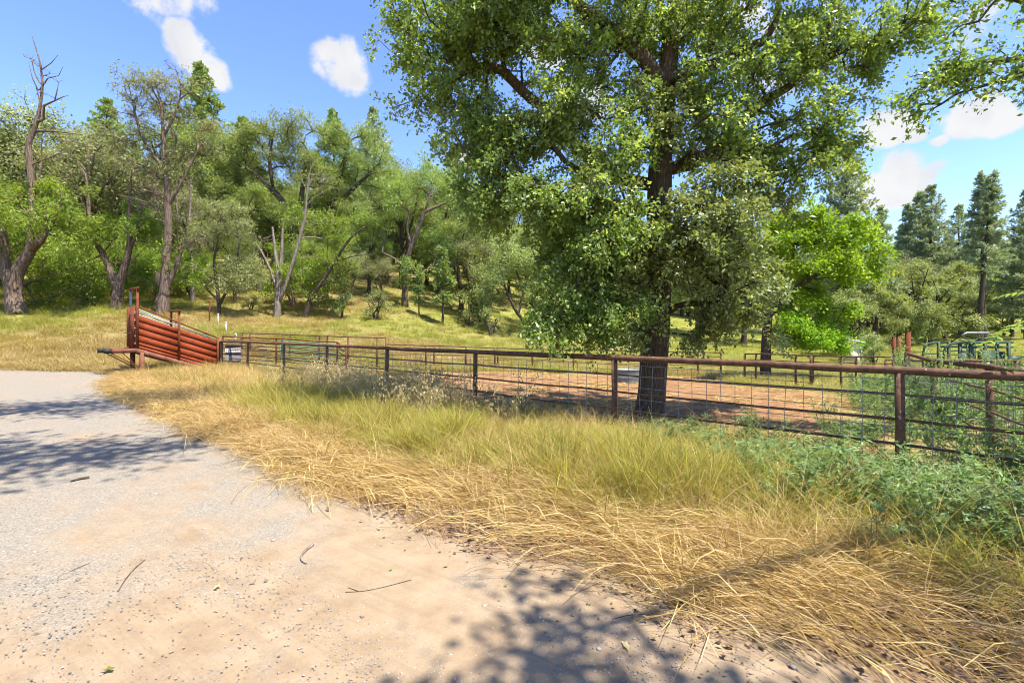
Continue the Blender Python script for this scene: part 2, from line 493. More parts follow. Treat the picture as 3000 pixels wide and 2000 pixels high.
def ground_material():
    m, nt, out = new_mat('ground')
    tc = nd(nt, 'ShaderNodeTexCoord')
    V = tc.outputs['Object']
    z = nd(nt, 'ShaderNodeAttribute', attribute_name='zone')
    sp = nd(nt, 'ShaderNodeSeparateColor', {0: z.outputs['Color']})

    def noi(scale, detail=5.0, rough=.6, vec=None, out='Fac'):
        return nd(nt, 'ShaderNodeTexNoise', {'Vector': vec or V, 'Scale': scale, 'Detail': detail, 'Roughness': rough}).outputs[out]
    # road: pink-tan dust with patches of grey gravel, wheel-worn streaks
    n_big = noi(.55, 4, .55)
    n_mid = noi(3.2, 6, .65)
    dust = ramp(nt, n_mid, [(.3, (.2, .137, .08)), (.5, (.258, .186, .113)), (.72, (.3, .228, .15))])
    vor = nd(nt, 'ShaderNodeTexVoronoi', {'Vector': V, 'Scale': 62.0, 'Randomness': 1.0})
    peb = ramp(nt, nd(nt, 'ShaderNodeSeparateColor', {0: vor.outputs['Color']}).outputs[0], [(0, (.08, .078, .072)), (.35, (.18, .158, .125)), (.7, (.232, .205, .163)), (1, (.35, .32, .275))])
    fine = noi(190, 4, .7)
    vor2 = nd(nt, 'ShaderNodeTexVoronoi', {'Vector': V, 'Scale': 120.0})
    peb = mixc(nt, .5, peb, ramp(nt, nd(nt, 'ShaderNodeSeparateColor', {0: vor2.outputs['Color']}).outputs[0], [(0, (.06, .053, .043)), (.3, (.2, .168, .125)), (.75, (.27, .231, .176)), (1, (.41, .37, .305))]))
    peb = mixc(nt, .4, peb, ramp(nt, fine, [(.32, (.1, .09, .076)), (.5, (.22, .193, .155)), (.68, (.35, .315, .265))]))
    sx = nd(nt, 'ShaderNodeSeparateXYZ', {0: V})
    leftw = nd(nt, 'ShaderNodeMapRange', {0: sx.outputs[0], 1: 1.0, 2: -4.5, 3: -.18, 4: .1}).outputs[0]
    gm = math_(nt, 'ADD', math_(nt, 'ADD', math_(nt, 'MULTIPLY', n_big, .55), math_(nt, 'MULTIPLY', noi(2.1, 5, .6), .45)), leftw)
    gf = nd(nt, 'ShaderNodeMapRange', {0: gm, 1: .42, 2: .6, 3: .12, 4: 1.0}).outputs[0]
    tr = nd(nt, 'ShaderNodeMapping', {'Vector': V, 'Rotation': (0, 0, math.radians(-34)), 'Scale': (3.2, .12, 1)}, vector_type='TEXTURE')
    trk = noi(1.6, 6, .7, tr.outputs[0])
    dust = mixc(nt, nd(nt, 'ShaderNodeMapRange', {0: trk, 1: .5, 2: .66, 3: 0, 4: .5}).outputs[0], dust, (.19, .135, .086, 1))
    road = mixc(nt, gf, dust, peb)
    road = mixc(nt, math_(nt, 'MULTIPLY', nd(nt, 'ShaderNodeMapRange', {0: noi(42, 3, .6), 1: .62, 2: .7}).outputs[0], .3), road, (.2, .17, .14, 1))
    # corral: trampled red-brown dirt strewn with straw
    cd = ramp(nt, noi(2.4, 6, .65), [(.3, (.1, .048, .022)), (.5, (.195, .1, .045)), (.68, (.275, .16, .077))])
    st = mixc(nt, noi(26, 4, .6), (.19, .108, .052, 1), (.34, .23, .11, 1))
    corral = mixc(nt, nd(nt, 'ShaderNodeMapRange', {0: math_(nt, 'ADD', math_(nt, 'MULTIPLY', noi(.9, 5, .65), .6), math_(nt, 'MULTIPLY', noi(7, 4, .6), .4)), 1: .48, 2: .62, 3: 0.0, 4: .7}).outputs[0], cd, st)
    # meadow and verge soil
    dry = ramp(nt, noi(5, 6, .7), [(.3, (.16, .11, .047)), (.55, (.25, .185, .085)), (.75, (.32, .255, .13))])
    grn = ramp(nt, noi(4, 6, .7), [(.3, (.11, .115, .025)), (.55, (.2, .21, .045)), (.75, (.3, .3, .08))])
    mead = mixc(nt, sp.outputs[2], dry, grn)
    soil = ramp(nt, noi(11, 6, .7), [(.3, (.09, .055, .035)), (.55, (.2, .125, .075)), (.75, (.33, .22, .13))])
    base = mixc(nt, z.outputs['Alpha'], mead, soil)
    col = mixc(nt, sp.outputs[1], base, corral)
    rn = nd(nt, 'ShaderNodeMapRange', {0: math_(nt, 'ADD', sp.outputs[0], math_(nt, 'MULTIPLY', math_(nt, 'SUBTRACT', noi(3.5, 6, .7), .5), 1.1)), 1: .38, 2: .62}).outputs[0]
    col = mixc(nt, rn, col, road)
    b = nd(nt, 'ShaderNodeBsdfPrincipled', {'Base Color': col, 'Roughness': .95, 'Specular IOR Level': .12})
    hgt = math_(nt, 'ADD', math_(nt, 'MULTIPLY', noi(90, 5, .7), .22), math_(nt, 'ADD', math_(nt, 'MULTIPLY', noi(5, 5, .6), .8), math_(nt, 'ADD', math_(nt, 'MULTIPLY', math_(nt, 'MULTIPLY', vor.outputs['Distance'], gf), .4), math_(nt, 'MULTIPLY', trk, .5))))
    bp = nd(nt, 'ShaderNodeBump', {'Height': hgt, 'Strength': .6, 'Distance': .04})
    nt.links.new(bp.outputs[0], b.inputs['Normal'])
    nt.links.new(b.outputs[0], out.inputs[0])
    return m


def build_ground():
    n = 381
    t = np.linspace(-1, 1, n)
    gx = 3.0 * np.sinh(math.asinh(1200 / 3.0) * t) - 1
    gy = 4.0 * np.sinh(math.asinh(1200 / 4.0) * t) + 7
    X, Y = np.meshgrid(gx, gy, indexing='ij')
    x, y = X.ravel(), Y.ravel()
    z = H(x, y)
    rd = sdist(x, y, ROAD)
    w = wob(x, y, 1.0)
    road = sstep(rd + .16 * w, -.35, .35)
    cor = sstep(sdist(x, y, CORRAL) + .35 * w, -.5, .9)
    near = np.exp(-((x - 3) ** 2 + (y - 6) ** 2) / 300)
    z = z + near * .02 * w * (1 - road) + .012 * wob(x, y, .7) * road * np.exp(-(x ** 2 + y ** 2) / 400)
    fd = seg_dist(x, y, ROAD_EDGE, False)
    soil = (1 - sstep(fd, 1.8, 3.2)) * sstep(y, -8, -2)
    col = np.stack([road, cor, greenness(x, y), np.clip(soil, 0, 1)], 1)
    i = np.arange(n - 1)[:, None] * n + np.arange(n - 1)[None]
    Q = np.stack([i, i + n, i + n + 1, i + 1], -1).reshape(-1, 4)
    me = mesh('ground', np.stack([x, y, z], 1), Q=Q, mats=ground_material(), smooth=True, color=col)
    tag(link('ground', me), kind='structure')


build_ground()


# ------------------------------------------------------------------ trees
def unit(v):
    return v / np.maximum(np.linalg.norm(v, axis=-1, keepdims=True), 1e-9)


def smooth_line(L, step=.3):
    """Catmull-Rom through the points of a polyline of (x, y, z, radius)."""
    L = np.asarray(L, float)
    if len(L) < 3:
        n = max(2, int(np.linalg.norm(L[-1, :3] - L[0, :3]) / step) + 1)
        return L[0] + (L[-1] - L[0]) * np.linspace(0, 1, n)[:, None]
    Pp = np.vstack([2 * L[0] - L[1], L, 2 * L[-1] - L[-2]])
    out = []
    for i in range(1, len(Pp) - 2):
        p0, p1, p2, p3 = Pp[i - 1:i + 3]
        n = max(1, int(np.linalg.norm(p2[:3] - p1[:3]) / step))
        t = np.linspace(0, 1, n, endpoint=False)[:, None]
        out.append(.5 * (2 * p1 + (p2 - p0) * t + (2 * p0 - 5 * p1 + 4 * p2 - p3) * t ** 2 + (3 * p1 - p0 - 3 * p2 + p3) * t ** 3))
    out.append(L[-1:])
    o = np.vstack(out)
    o[:, 3] = np.maximum(o[:, 3], .004)
    return o


def grow(mb, limbs, att, rg, zmin=-1e9, pathw=.25, tip=.008, ex=2.2, step=.35, bend=.16, up=.1, kmax=9, wob_=.0):
    """Limbs given as lines, then a branch out to every attractor point from the cheapest node of what has grown so far."""
    cap = 200 + sum(len(smooth_line(l, step)) for l in limbs) + len(att) * 12
    pos = np.zeros((cap, 3))
    par = np.full(cap, -1)
    rad = np.zeros(cap)
    plen = np.zeros(cap)
    ok = np.zeros(cap, bool)
    n = 0
    chains = []
    for li, L in enumerate(limbs):
        S = smooth_line(L, step)
        if wob_:
            S[1:-1, :3] += rg.normal(0, wob_, (len(S) - 2, 3)) * np.minimum(S[1:-1, 3:4] * 3, .4)
        p = -1
        if li:
            p = int(np.argmin(np.linalg.norm(pos[:n] - S[0, :3], axis=1)))
        ids = []
        for q in S:
            pos[n] = q[:3]
            par[n] = p
            rad[n] = q[3]
            plen[n] = 0 if p < 0 else plen[p] + np.linalg.norm(pos[n] - pos[p])
            ok[n] = q[2] > zmin
            ids.append(n)
            p = n
            n += 1
        chains.append((ids, par[ids[0]]))
    base = pos[0].copy()
    w = np.zeros(cap)
    att = np.asarray(att, float).reshape(-1, 3)
    if len(att):
        nl = n
        d0 = np.array([np.min(np.linalg.norm(pos[:nl] - a, axis=1)) for a in att])
        for a in att[np.argsort(d0)]:
            dv = a - pos[:n]
            d = np.linalg.norm(dv, axis=1)
            cost = d + pathw * plen[:n] + np.where(ok[:n], 0, 1e6) + .35 * np.maximum(0, -dv[:, 2])
            p = int(np.argmin(cost))
            L = d[p]
            if par[p] >= 0:
                pd = unit(pos[p] - pos[par[p]])
            else:
                pd = np.array([0, 0, 1.0])
            c = pos[p] + (a - pos[p]) * .45 + pd * L * bend + np.array([0, 0, up * L]) + rg.normal(0, .1 * L, 3)
            m = int(min(9, max(2, L / step)))
            t = np.linspace(0, 1, m + 1)[1:, None]
            pts = (1 - t) ** 2 * pos[p] + 2 * t * (1 - t) * c + t ** 2 * a
            if m > 2:
                pts[:-1] += rg.normal(0, .05 * L / m, (m - 1, 3))
            ids = []
            q = p
            for v in pts:
                pos[n] = v
                par[n] = q
                plen[n] = plen[q] + np.linalg.norm(v - pos[q])
                ok[n] = True
                ids.append(n)
                q = n
                n += 1
            w[q] += 1
            chains.append((ids, p))
    for i in range(n - 1, 0, -1):
        if par[i] >= 0:
            w[par[i]] += w[i]
    r = np.maximum(rad[:n], tip * np.maximum(w[:n], .4) ** (1 / ex))
    for ids, p in chains:
        pts = pos[ids]
        rr = r[ids]
        if p >= 0:
            pts = np.vstack([pos[p], pts])
            rr = np.concatenate([[min(r[p], rr[0] * 1.25)], rr])
        if len(pts) < 2:
            continue
        m = rr.max()
        mb.tube(pts, rr, kmax if m > .09 else 6 if m > .03 else 4 if m > .012 else 3, caps=False)
    return base


def leaves(centers, mid, n, rg, twig=.35, size=.07, aspect=.6, droop=.25, scatter=.06, ntw=5, updir=.7, hang=0.0, mb=None, twr=.004, outw=.7, nrm=None, round_=.8):
    """n leaves round every centre, strung along a few short twigs; a leaf is a folded diamond."""
    C = np.asarray(centers, float)
    N = len(C)
    out = unit(C - mid)
    tw = unit(out[:, None] * outw + rg.normal(0, .75, (N, ntw, 3)) + np.array([0, 0, -droop]))
    tl = twig * rg.uniform(.55, 1.25, (N, ntw))
    k = rg.integers(0, ntw, (N, n))
    ii = np.arange(N)[:, None]
    t = rg.uniform(.05, 1, (N, n)) ** .7
    dirv = tw[ii, k]
    pos = C[:, None] + dirv * (tl[ii, k] * t)[..., None] + rg.normal(0, scatter, (N, n, 3))
    pos[..., 2] -= hang * t ** 2 * tl[ii, k]
    ct = rg.uniform(0, 1, (N, 1))
    tint = np.clip(.45 * ct + .55 * rg.uniform(0, 1, (N, n)), 0, 1)
    d = unit(dirv * .5 + rg.normal(0, .7, (N, n, 3)) + np.array([0, 0, -.25]))
    up = rg.normal(0, .75, (N, n, 3)) + np.array([0, 0, updir])
    if nrm is not None:
        up = up + round_ * nrm[:, None]
    up = unit(up)
    s = unit(np.cross(d, up))
    nn = np.cross(s, d)
    sz = (size * rg.uniform(.45, 1.45, (N, n)))[..., None]
    a = pos
    b = pos + d * sz
    mid_ = pos + d * sz * .5 + nn * sz * .1
    l = mid_ + s * sz * aspect * .5
    r = mid_ - s * sz * aspect * .5
    V = np.stack([a, r, b, l], 2).reshape(-1, 3)
    q = np.arange(N * n)[:, None] * 4
    T = np.concatenate([q + np.array([[0, 1, 2]]), q + np.array([[0, 2, 3]])])
    if mb is not None:                                # the bare twigs themselves, thin three-sided sticks
        e = (C[:, None] + tw * tl[..., None]).reshape(-1, 3)
        st = np.repeat(C, ntw, 0)
        dd = unit(e - st)
        s1 = unit(np.cross(dd, np.array([.3, .5, .8]))) * twr
        s2 = np.cross(dd, s1)
        VV = np.stack([st + s1, st - .5 * s1 + .87 * s2, st - .5 * s1 - .87 * s2, e], 1).reshape(-1, 3)
        qq = np.arange(len(e))[:, None] * 4
        mb.add(VV, np.concatenate([qq + np.array([[0, 1, 3]]), qq + np.array([[1, 2, 3]]), qq + np.array([[2, 0, 3]])]))
    return V, T, np.repeat(tint.reshape(-1), 4)


def fill(ells, rg, shell=.45, clump=4, sig=.3):
    """Points in ellipsoids (x, y, z, rx, ry, rz, n), denser towards their skins."""
    out, nr = [], []
    for (x, y, z, rx, ry, rz, n) in ells:
        v = unit(rg.normal(0, 1, (n, 3))) * (rg.uniform(0, 1, (n, 1)) ** shell)
        q = np.array([x, y, z]) + v * np.array([rx, ry, rz])
        m = max(1, n // clump)                         # boughs: points drawn together round a few of their number
        k = rg.integers(0, m, n)
        k[:m] = np.arange(m)
        q[m:] = q[k[m:]] + rg.normal(0, sig, (n - m, 3)) * np.array([1, 1, .6])
        v[m:] = unit(v[k[m:]] + rg.normal(0, .4, (n - m, 3)))
        out.append(q)
        nr.append(v)
    return np.vstack(out), np.vstack(nr)


def pe(px, py, rx, ry, Y, rd, n):
    c = P(px, py, Y)
    return (*c, rx / F * Y, rd, ry / F * Y, n)


def pl(pts, Y0=None):
    """Pixel polyline [(px, py, radius[, Y])] to world points."""
    out = []
    if Y0 is None:
        Y0 = next(q[3] for q in pts if len(q) > 3)
    for q in pts:
        Y = q[3] if len(q) > 3 else Y0
        out.append((*P(q[0], q[1], Y), q[2]))
    return np.array(out)


def tree(name, label, cat, limbs, groups, bark, seed, group=None, growkw=None, bare=(), mid=None, base=None):
    """A tree standing where its first limb starts: trunk with all its wood, and one crown per foliage group."""
    rg = np.random.default_rng(seed)
    limbs = [np.array(l, float) for l in limbs]
    b0 = limbs[0][0, :3].copy() if base is None else np.array(base, float)
    wood = MB()
    both = [fill(g[0], rg, sig=g[1].get('twig', .5) * .62) for g in groups]
    sets = [q[0] for q in both]
    allp = list(sets)
    if bare:
        allp.append(fill(bare, rg)[0])
    att = np.vstack(allp) if allp else np.zeros((0, 3))
    grow(wood, limbs, att, rg, **(growkw or {}))
    root = thing(name, label, cat, b0, group=group)
    crowns = []
    for (g, (st, nr)) in zip(groups, both):
        kw = dict(g[1])
        m = kw.pop('mat')
        c = np.array(mid) if mid is not None else st.mean(0) - np.array([0, 0, 1.0])
        twm = wood if kw.pop('twigs', False) else None
        V, T, ti = leaves(st, c, rg=rg, mb=twm, nrm=nr, **kw)
        crowns.append((V, T, ti, m))
    if bare and len(bare):
        pts = allp[-1]
        c = pts.mean(0) - np.array([0, 0, 2.0])
        leaves(pts, c, 1, rg, twig=growkw.get('baretwig', .5) if growkw and False else .6, mb=wood, ntw=4, droop=.1, twr=.012)
    wm = wood.mesh('trunk', bark, smooth=True)
    co = np.empty(len(wm.vertices) * 3, np.float32)
    wm.vertices.foreach_get('co', co)
    wm.vertices.foreach_set('co', (co.reshape(-1, 3) - b0.astype(np.float32)).ravel())
    link('trunk', wm, root)
    for (V, T, ti, m) in crowns:
        link('crown', mesh('crown', V - b0, T, mats=m, tint=ti), root)
    return root


def big_oak():
    Y = 9.6
    limbs = [
        pl([(1900, 1236, .40), (1905, 1205, .31), (1909, 1160, .275), (1916, 1050, .255), (1925, 900, .245), (1930, 700, .24), (1932, 560, .238), (1938, 420, .22), (1948, 300, .2), (1955, 220, .19),
            (1966, 100, .16), (1980, -50, .13, 9.5), (1970, -300, .1, 9.4), (1990, -560, .05, 9.4)], Y),
        pl([(1942, 250, .15, 9.5), (1880, 165, .14, 9.2), (1800, 95, .12, 9.0), (1700, 20, .1, 8.8), (1600, -60, .07, 8.6), (1450, -120, .04, 8.4)]),
        pl([(1932, 545, .14), (1830, 525, .13, 9.8), (1740, 475, .12, 10), (1655, 400, .115, 10), (1605, 320, .105, 9.9), (1555, 290, .095, 9.8), (1500, 235, .075, 9.7), (1470, 207, .06, 9.6), (1400, 195, .035, 9.4),
            (1320, 240, .018, 9.2)]),
        pl([(1478, 212, .05, 9.6), (1472, 150, .04, 9.5), (1430, 50, .03, 9.3), (1380, -40, .02, 9.2)]),
        pl([(1926, 620, .1), (1820, 600, .09, 9.2), (1700, 585, .07, 8.8), (1600, 560, .05, 8.6), (1500, 530, .03, 8.5)]),
        pl([(1940, 500, .13), (2050, 470, .12, 9.7), (2130, 400, .105, 9.7), (2241, 295, .09, 9.6), (2310, 255, .078, 9.5), (2400, 180, .068, 9.4), (2480, 145, .053, 9.3), (2570, 108, .042, 9.2), (2640, 80, .026, 9),
            (2720, 40, .012, 8.9)]),
        pl([(2405, 180, .05, 9.4), (2420, 120, .035, 9.4), (2440, 40, .022, 9.4), (2450, -60, .012, 9.3)]),
        pl([(1955, 230, .12), (2060, 200, .1, 9.3), (2170, 150, .095, 9.1), (2240, 120, .08, 9), (2275, 60, .06, 8.9), (2290, -60, .04, 8.8), (2350, -220, .02, 8.6)]),
        pl([(1927, 640, .09), (1960, 600, .08, 8.9), (2040, 590, .06, 8.2), (2120, 640, .04, 7.9), (2180, 720, .02, 7.8)]),
        pl([(1922, 720, .08), (1850, 700, .07, 9), (1760, 740, .05, 8.5), (1690, 830, .03, 8.3), (1640, 930, .015, 8.2)]),
        pl([(1925, 780, .06), (2030, 780, .05, 9.3), (2120, 850, .03, 9.1), (2190, 930, .015, 9)]),
        pl([(1960, 160, .1), (1900, -60, .09, 10.2), (1700, -260, .06, 10.6), (1500, -380, .03, 10.8)]),
        pl([(1968, 60, .1), (2100, -150, .08, 9.9), (2350, -330, .05, 10.2)])]
    e = [pe(1330, 110, 185, 150, 9.3, 1.3, 120), pe(1180, 30, 70, 60, 9, .7, 16), pe(1215, 175, 50, 70, 9.2, .6, 16), pe(1460, 60, 180, 140, 9.0, 1.2, 120), pe(1650, 70, 240, 170, 9.1, 1.5, 190), pe(1880, 60, 240, 190, 9.4, 1.6, 140), pe(2150, 60, 230, 150, 9.0, 1.5, 150),
         pe(2320, 170, 150, 170, 9.3, 1.2, 85), pe(2470, 60, 170, 110, 9.2, .9, 62), pe(2610, 100, 110, 90, 9.1, .6, 30), pe(2690, 40, 70, 70, 8.9, .5, 16), pe(2560, 190, 70, 50, 9.2, .5, 10), pe(1270, 290, 65, 90, 9.2, .7, 28), pe(1330, 390, 60, 60, 9.1, .6, 16), pe(1390, 290, 110, 120, 9.4, 1, 55), pe(1430, 440, 90, 90, 9.3, .9, 50),
         pe(1540, 430, 130, 120, 9.2, 1.2, 80), pe(1450, 570, 90, 80, 9, .9, 40), pe(1750, 330, 140, 170, 9.2, 1.4, 110), pe(1790, 470, 90, 110, 8.9, .8, 40), pe(2110, 330, 170, 170, 9.2, 1.5, 150), pe(2250, 440, 170, 130, 9.3, 1.3, 95), pe(2400, 390, 80, 110, 9.4, .9, 34),
         pe(2440, 300, 50, 60, 9.3, .5, 10), pe(1620, 600, 140, 90, 9, 1.2, 75), pe(1780, 650, 150, 110, 9, 1.3, 95), pe(1690, 780, 120, 130, 8.8, 1.0, 85), pe(1760, 890, 110, 100, 8.6, .9, 55), pe(1650, 905, 70, 75, 8.3, .5, 32), pe(1840, 820, 80, 130, 8.9, .6, 36)]
    f = [pe(2030, 690, 160, 100, 8.3, .9, 96), pe(2130, 640, 130, 120, 8.3, .9, 75), pe(2160, 780, 120, 130, 8.6, .9, 75), pe(2050, 850, 130, 110, 8.8, .8, 62), pe(2190, 920, 80, 80, 9, .6, 34), pe(2100, 960, 60, 70, 9, .5, 18), pe(1940, 300, 75, 120, 8.7, .5, 46),
         pe(1850, 760, 60, 90, 8.6, .5, 22), pe(1750, 560, 90, 60, 8.4, .5, 22), pe(2060, 560, 80, 70, 8.6, .5, 24), pe(2230, 600, 70, 90, 9.2, .6, 24), pe(1880, 940, 60, 60, 8.6, .4, 12), pe(1660, 340, 70, 60, 8.6, .5, 18)]
    e = [(*q[:6], max(6, int(q[6] * (.84 if q[2] > 5.5 else 1.08)))) for q in e]
    f = [(*q[:6], int(q[6] * .8)) for q in f]
    e = [q for q in e]
    top = [pe(1850, -300, 520, 220, 9.6, 3.2, 130), pe(1450, -160, 300, 160, 9.3, 2.4, 80), pe(2300, -200, 300, 160, 9.4, 2.4, 80), pe(1950, -600, 350, 200, 9.6, 2.6, 70)]
    lk = dict(n=92, twig=.36, size=.07, aspect=.62, droop=.4, scatter=.042, ntw=5, hang=.3, twigs=True, twr=.0035)
    return tree('oak_tree', 'tall oak with drooping leafy branches, its thick trunk standing inside the pipe fence', 'tree', limbs,
                [(e, dict(lk, mat=M['leaf_oak'])), (f, dict(lk, mat=M['leaf_sage'])), (top, dict(lk, n=60, mat=M['leaf_oak'], twigs=False, size=.12))],
                M['bark_oak'], 11, growkw=dict(zmin=1.6, pathw=.22, tip=.0075, step=.25, bend=.2, up=.08, kmax=14))


big_oak()


# ------------------------------------------------------------------ the row of half-dead trees along the meadow
LOC = dict(mat=M['leaf_locust'], n=95, twig=.75, size=.17, aspect=.42, droop=.3, scatter=.12, ntw=7, updir=1.1, hang=.25)
LICHEN = dict(mat=M['leaf_grey'], n=56, twig=.6, size=.13, aspect=.5, droop=.3, scatter=.14, ntw=6, twigs=True, twr=.012)


def up_from(px, py, Y):
    return G(px, Y)


def rooted(pts, Y):
    """A pixel polyline whose first point is dropped onto the ground."""
    L = pl(pts, Y)
    g = H(L[0, 0], L[0, 1])
    L[0, 2] = g - .12
    return L


def slim(L, k=.8):
    L = [np.array(l, float) for l in L]
    for l in L:
        l[:, 3] *= k
    return L


def dead_row():
    Y = 30
    tree('dead_locust_tree', 'bare dead snag rising high out of bright green foliage, with a thick gnarled double trunk', 'tree',
         slim([rooted([(52, 925, .72), (42, 880, .58), (40, 830, .5), (62, 775, .44), (92, 725, .36), (96, 640, .27), (91, 520, .23), (83, 420, .2), (100, 380, .165), (114, 330, .12), (124, 250, .085), (116, 180, .055), (94, 106, .02)], Y),
          pl([(34, 850, .44), (16, 780, .36), (10, 700, .3), (4, 650, .2)], Y),
          pl([(88, 735, .34), (118, 705, .26), (132, 665, .2), (130, 610, .14)], Y),
          pl([(120, 712, .16), (150, 660, .13), (172, 610, .1), (180, 560, .06)], Y - .4),
          pl([(98, 385, .09), (150, 384, .07), (240, 395, .03)], Y), pl([(150, 386, .05), (200, 420, .035), (285, 432, .012)], Y),
          pl([(126, 350, .11), (128, 310, .09), (150, 300, .06), (185, 284, .03), (200, 280, .01)], Y), pl([(160, 296, .05), (168, 262, .035), (172, 240, .012)], Y),
          pl([(118, 262, .06), (140, 230, .04), (172, 222, .025), (185, 195, .01)], Y), pl([(122, 205, .04), (150, 185, .03), (170, 162, .01)], Y),
          pl([(112, 265, .05), (95, 230, .03), (86, 192, .01)], Y), pl([(114, 240, .04), (100, 210, .025), (94, 180, .01)], Y), pl([(118, 330, .05), (112, 280, .03), (104, 250, .01)], Y),
          pl([(98, 560, .1), (120, 500, .06), (122, 430, .03)], Y), pl([(96, 650, .08), (60, 600, .05), (20, 580, .02)], Y),
          pl([(98, 480, .06), (150, 460, .04), (165, 452, .015)], Y)]),
         [([pe(55, 575, 95, 50, Y - .5, 1.6, 30), pe(120, 640, 120, 55, Y - 1, 1.6, 42), pe(25, 700, 60, 60, Y, 1.3, 18), pe(185, 585, 80, 50, Y, 1.4, 20), pe(200, 700, 90, 50, Y, 1.4, 18), pe(170, 800, 95, 60, Y + 2.5, 1.3, 30), pe(120, 860, 60, 40, Y + 2, 1.2, 14), pe(210, 850, 60, 40, Y + 2, 1.2, 12)], LOC)],
         M['bark_pale'], 21, growkw=dict(zmin=4.2, tip=.016, step=.5, pathw=.2, kmax=12), bare=[pe(110, 250, 55, 110, Y, .8, 16), pe(130, 420, 80, 60, Y, 1, 9)])
    Y = 32
    tree('forked_locust_tree', 'forked tree with two pale trunks in a V, bright green leaves, behind the orange ramp', 'tree',
         slim([rooted([(342, 912, .5), (344, 870, .42), (348, 838, .36), (368, 770, .28), (380, 715, .23), (378, 640, .18), (380, 590, .11), (386, 500, .05)], Y),
          pl([(345, 850, .36), (325, 800, .25), (302, 745, .22), (275, 700, .2), (262, 640, .16), (256, 560, .11), (250, 510, .07), (228, 480, .03)], Y),
          pl([(384, 720, .15), (408, 670, .12), (412, 620, .1), (420, 565, .07)], Y), pl([(300, 745, .07), (330, 705, .05), (345, 690, .03)], Y),
          pl([(264, 700, .08), (225, 690, .05), (170, 678, .02)], Y), pl([(290, 750, .06), (240, 775, .04), (195, 800, .015)], Y), pl([(385, 770, .05), (410, 740, .03), (430, 720, .01)], Y),
          pl([(255, 520, .05), (262, 470, .035), (254, 430, .01)], Y), pl([(252, 500, .05), (225, 470, .035), (205, 470, .01)], Y)]),
         [([pe(330, 665, 95, 45, Y, 1.6, 30), pe(430, 690, 80, 60, Y + .5, 1.5, 26), pe(285, 790, 80, 45, Y + 2, 1.2, 20), pe(410, 800, 70, 60, Y + 2, 1.3, 22), pe(240, 650, 60, 45, Y, 1.4, 14), pe(360, 590, 70, 50, Y + 1, 1.3, 14)], LOC)],
         M['bark_pale'], 22, growkw=dict(zmin=5.3, tip=.014, step=.5, pathw=.2, kmax=10), bare=[pe(260, 520, 60, 70, Y, .8, 10), pe(390, 560, 40, 60, Y, .8, 8)])
    Y = 31
    tree('lichen_tree', 'tallest grey half-bare tree draped in lichen twigs, its broken trunk behind the orange ramp', 'tree',
         slim([rooted([(474, 930, .5), (480, 880, .42), (484, 835, .35), (486, 770, .31), (492, 680, .27), (490, 560, .22), (482, 450, .16), (476, 350, .11), (466, 280, .07), (440, 210, .025)], Y),
          pl([(466, 880, .34), (466, 822, .32), (468, 800, .3)], Y), pl([(488, 850, .2), (512, 790, .17), (530, 740, .12), (545, 690, .06)], Y),
          pl([(494, 600, .14), (530, 540, .1), (560, 480, .06), (590, 420, .02)], Y), pl([(488, 500, .13), (430, 430, .09), (400, 350, .06), (380, 260, .02)], Y),
          pl([(480, 400, .1), (510, 340, .07), (530, 270, .04), (520, 215, .015)], Y), pl([(490, 620, .1), (420, 590, .07), (340, 570, .03)], Y),
          pl([(510, 560, .06), (520, 620, .05), (520, 690, .02)], Y), pl([(500, 770, .05), (560, 780, .04), (620, 800, .02)], Y)]),
         [([pe(420, 290, 80, 80, Y, 1.5, 56), pe(500, 300, 95, 80, Y, 1.6, 44), pe(390, 430, 80, 90, Y, 1.5, 48), pe(570, 420, 80, 100, Y + 1, 1.5, 44), pe(480, 480, 130, 100, Y + 1, 1.6, 60)], LICHEN),
          ([pe(540, 780, 60, 60, Y + 1, 1.2, 20), pe(470, 740, 50, 60, Y, 1.2, 14)], dict(LOC, n=60))],
         M['bark_pale'], 23, growkw=dict(zmin=6.2, tip=.014, step=.45, pathw=.2, kmax=11), bare=[pe(490, 590, 120, 110, Y, 1.6, 90), pe(480, 420, 130, 140, Y, 1.6, 60), pe(530, 730, 60, 70, Y - .5, 1.0, 40), pe(500, 230, 60, 40, Y, 1, 12)])
    Y = 37
    tree('dead_tree', 'slim pale dead trunk standing between the broken lichen tree and the grey brushy oak', 'tree',
         slim([rooted([(566, 885, .25), (563, 800, .2), (558, 700, .16), (556, 610, .1), (560, 520, .05)], Y)]), [], M['deadwood'], 24,
         growkw=dict(zmin=6, tip=.012), bare=[pe(560, 600, 40, 90, Y, .8, 14)])
    Y = 33
    tree('brushy_oak_tree', 'low grey-brown brushy oak on several thin dark stems by the rusty stake', 'tree',
         slim([rooted([(642, 905, .17), (640, 870, .15), (632, 820, .12), (628, 760, .08), (640, 700, .04)], Y), pl([(644, 890, .14), (665, 850, .11), (690, 790, .07), (700, 720, .03)], Y),
          pl([(640, 880, .12), (610, 850, .1), (585, 815, .07), (560, 780, .03)], Y)]),
         [([pe(650, 690, 95, 95, Y, 2.0, 80), pe(720, 760, 60, 90, Y, 1.6, 40), pe(590, 760, 60, 60, Y, 1.3, 26), pe(670, 820, 80, 40, Y, 1.4, 20)], dict(LICHEN, n=110, size=.12))],
         M['bark_dark'], 25, growkw=dict(zmin=3.6, tip=.012, step=.4, kmax=8))
    Y = 35
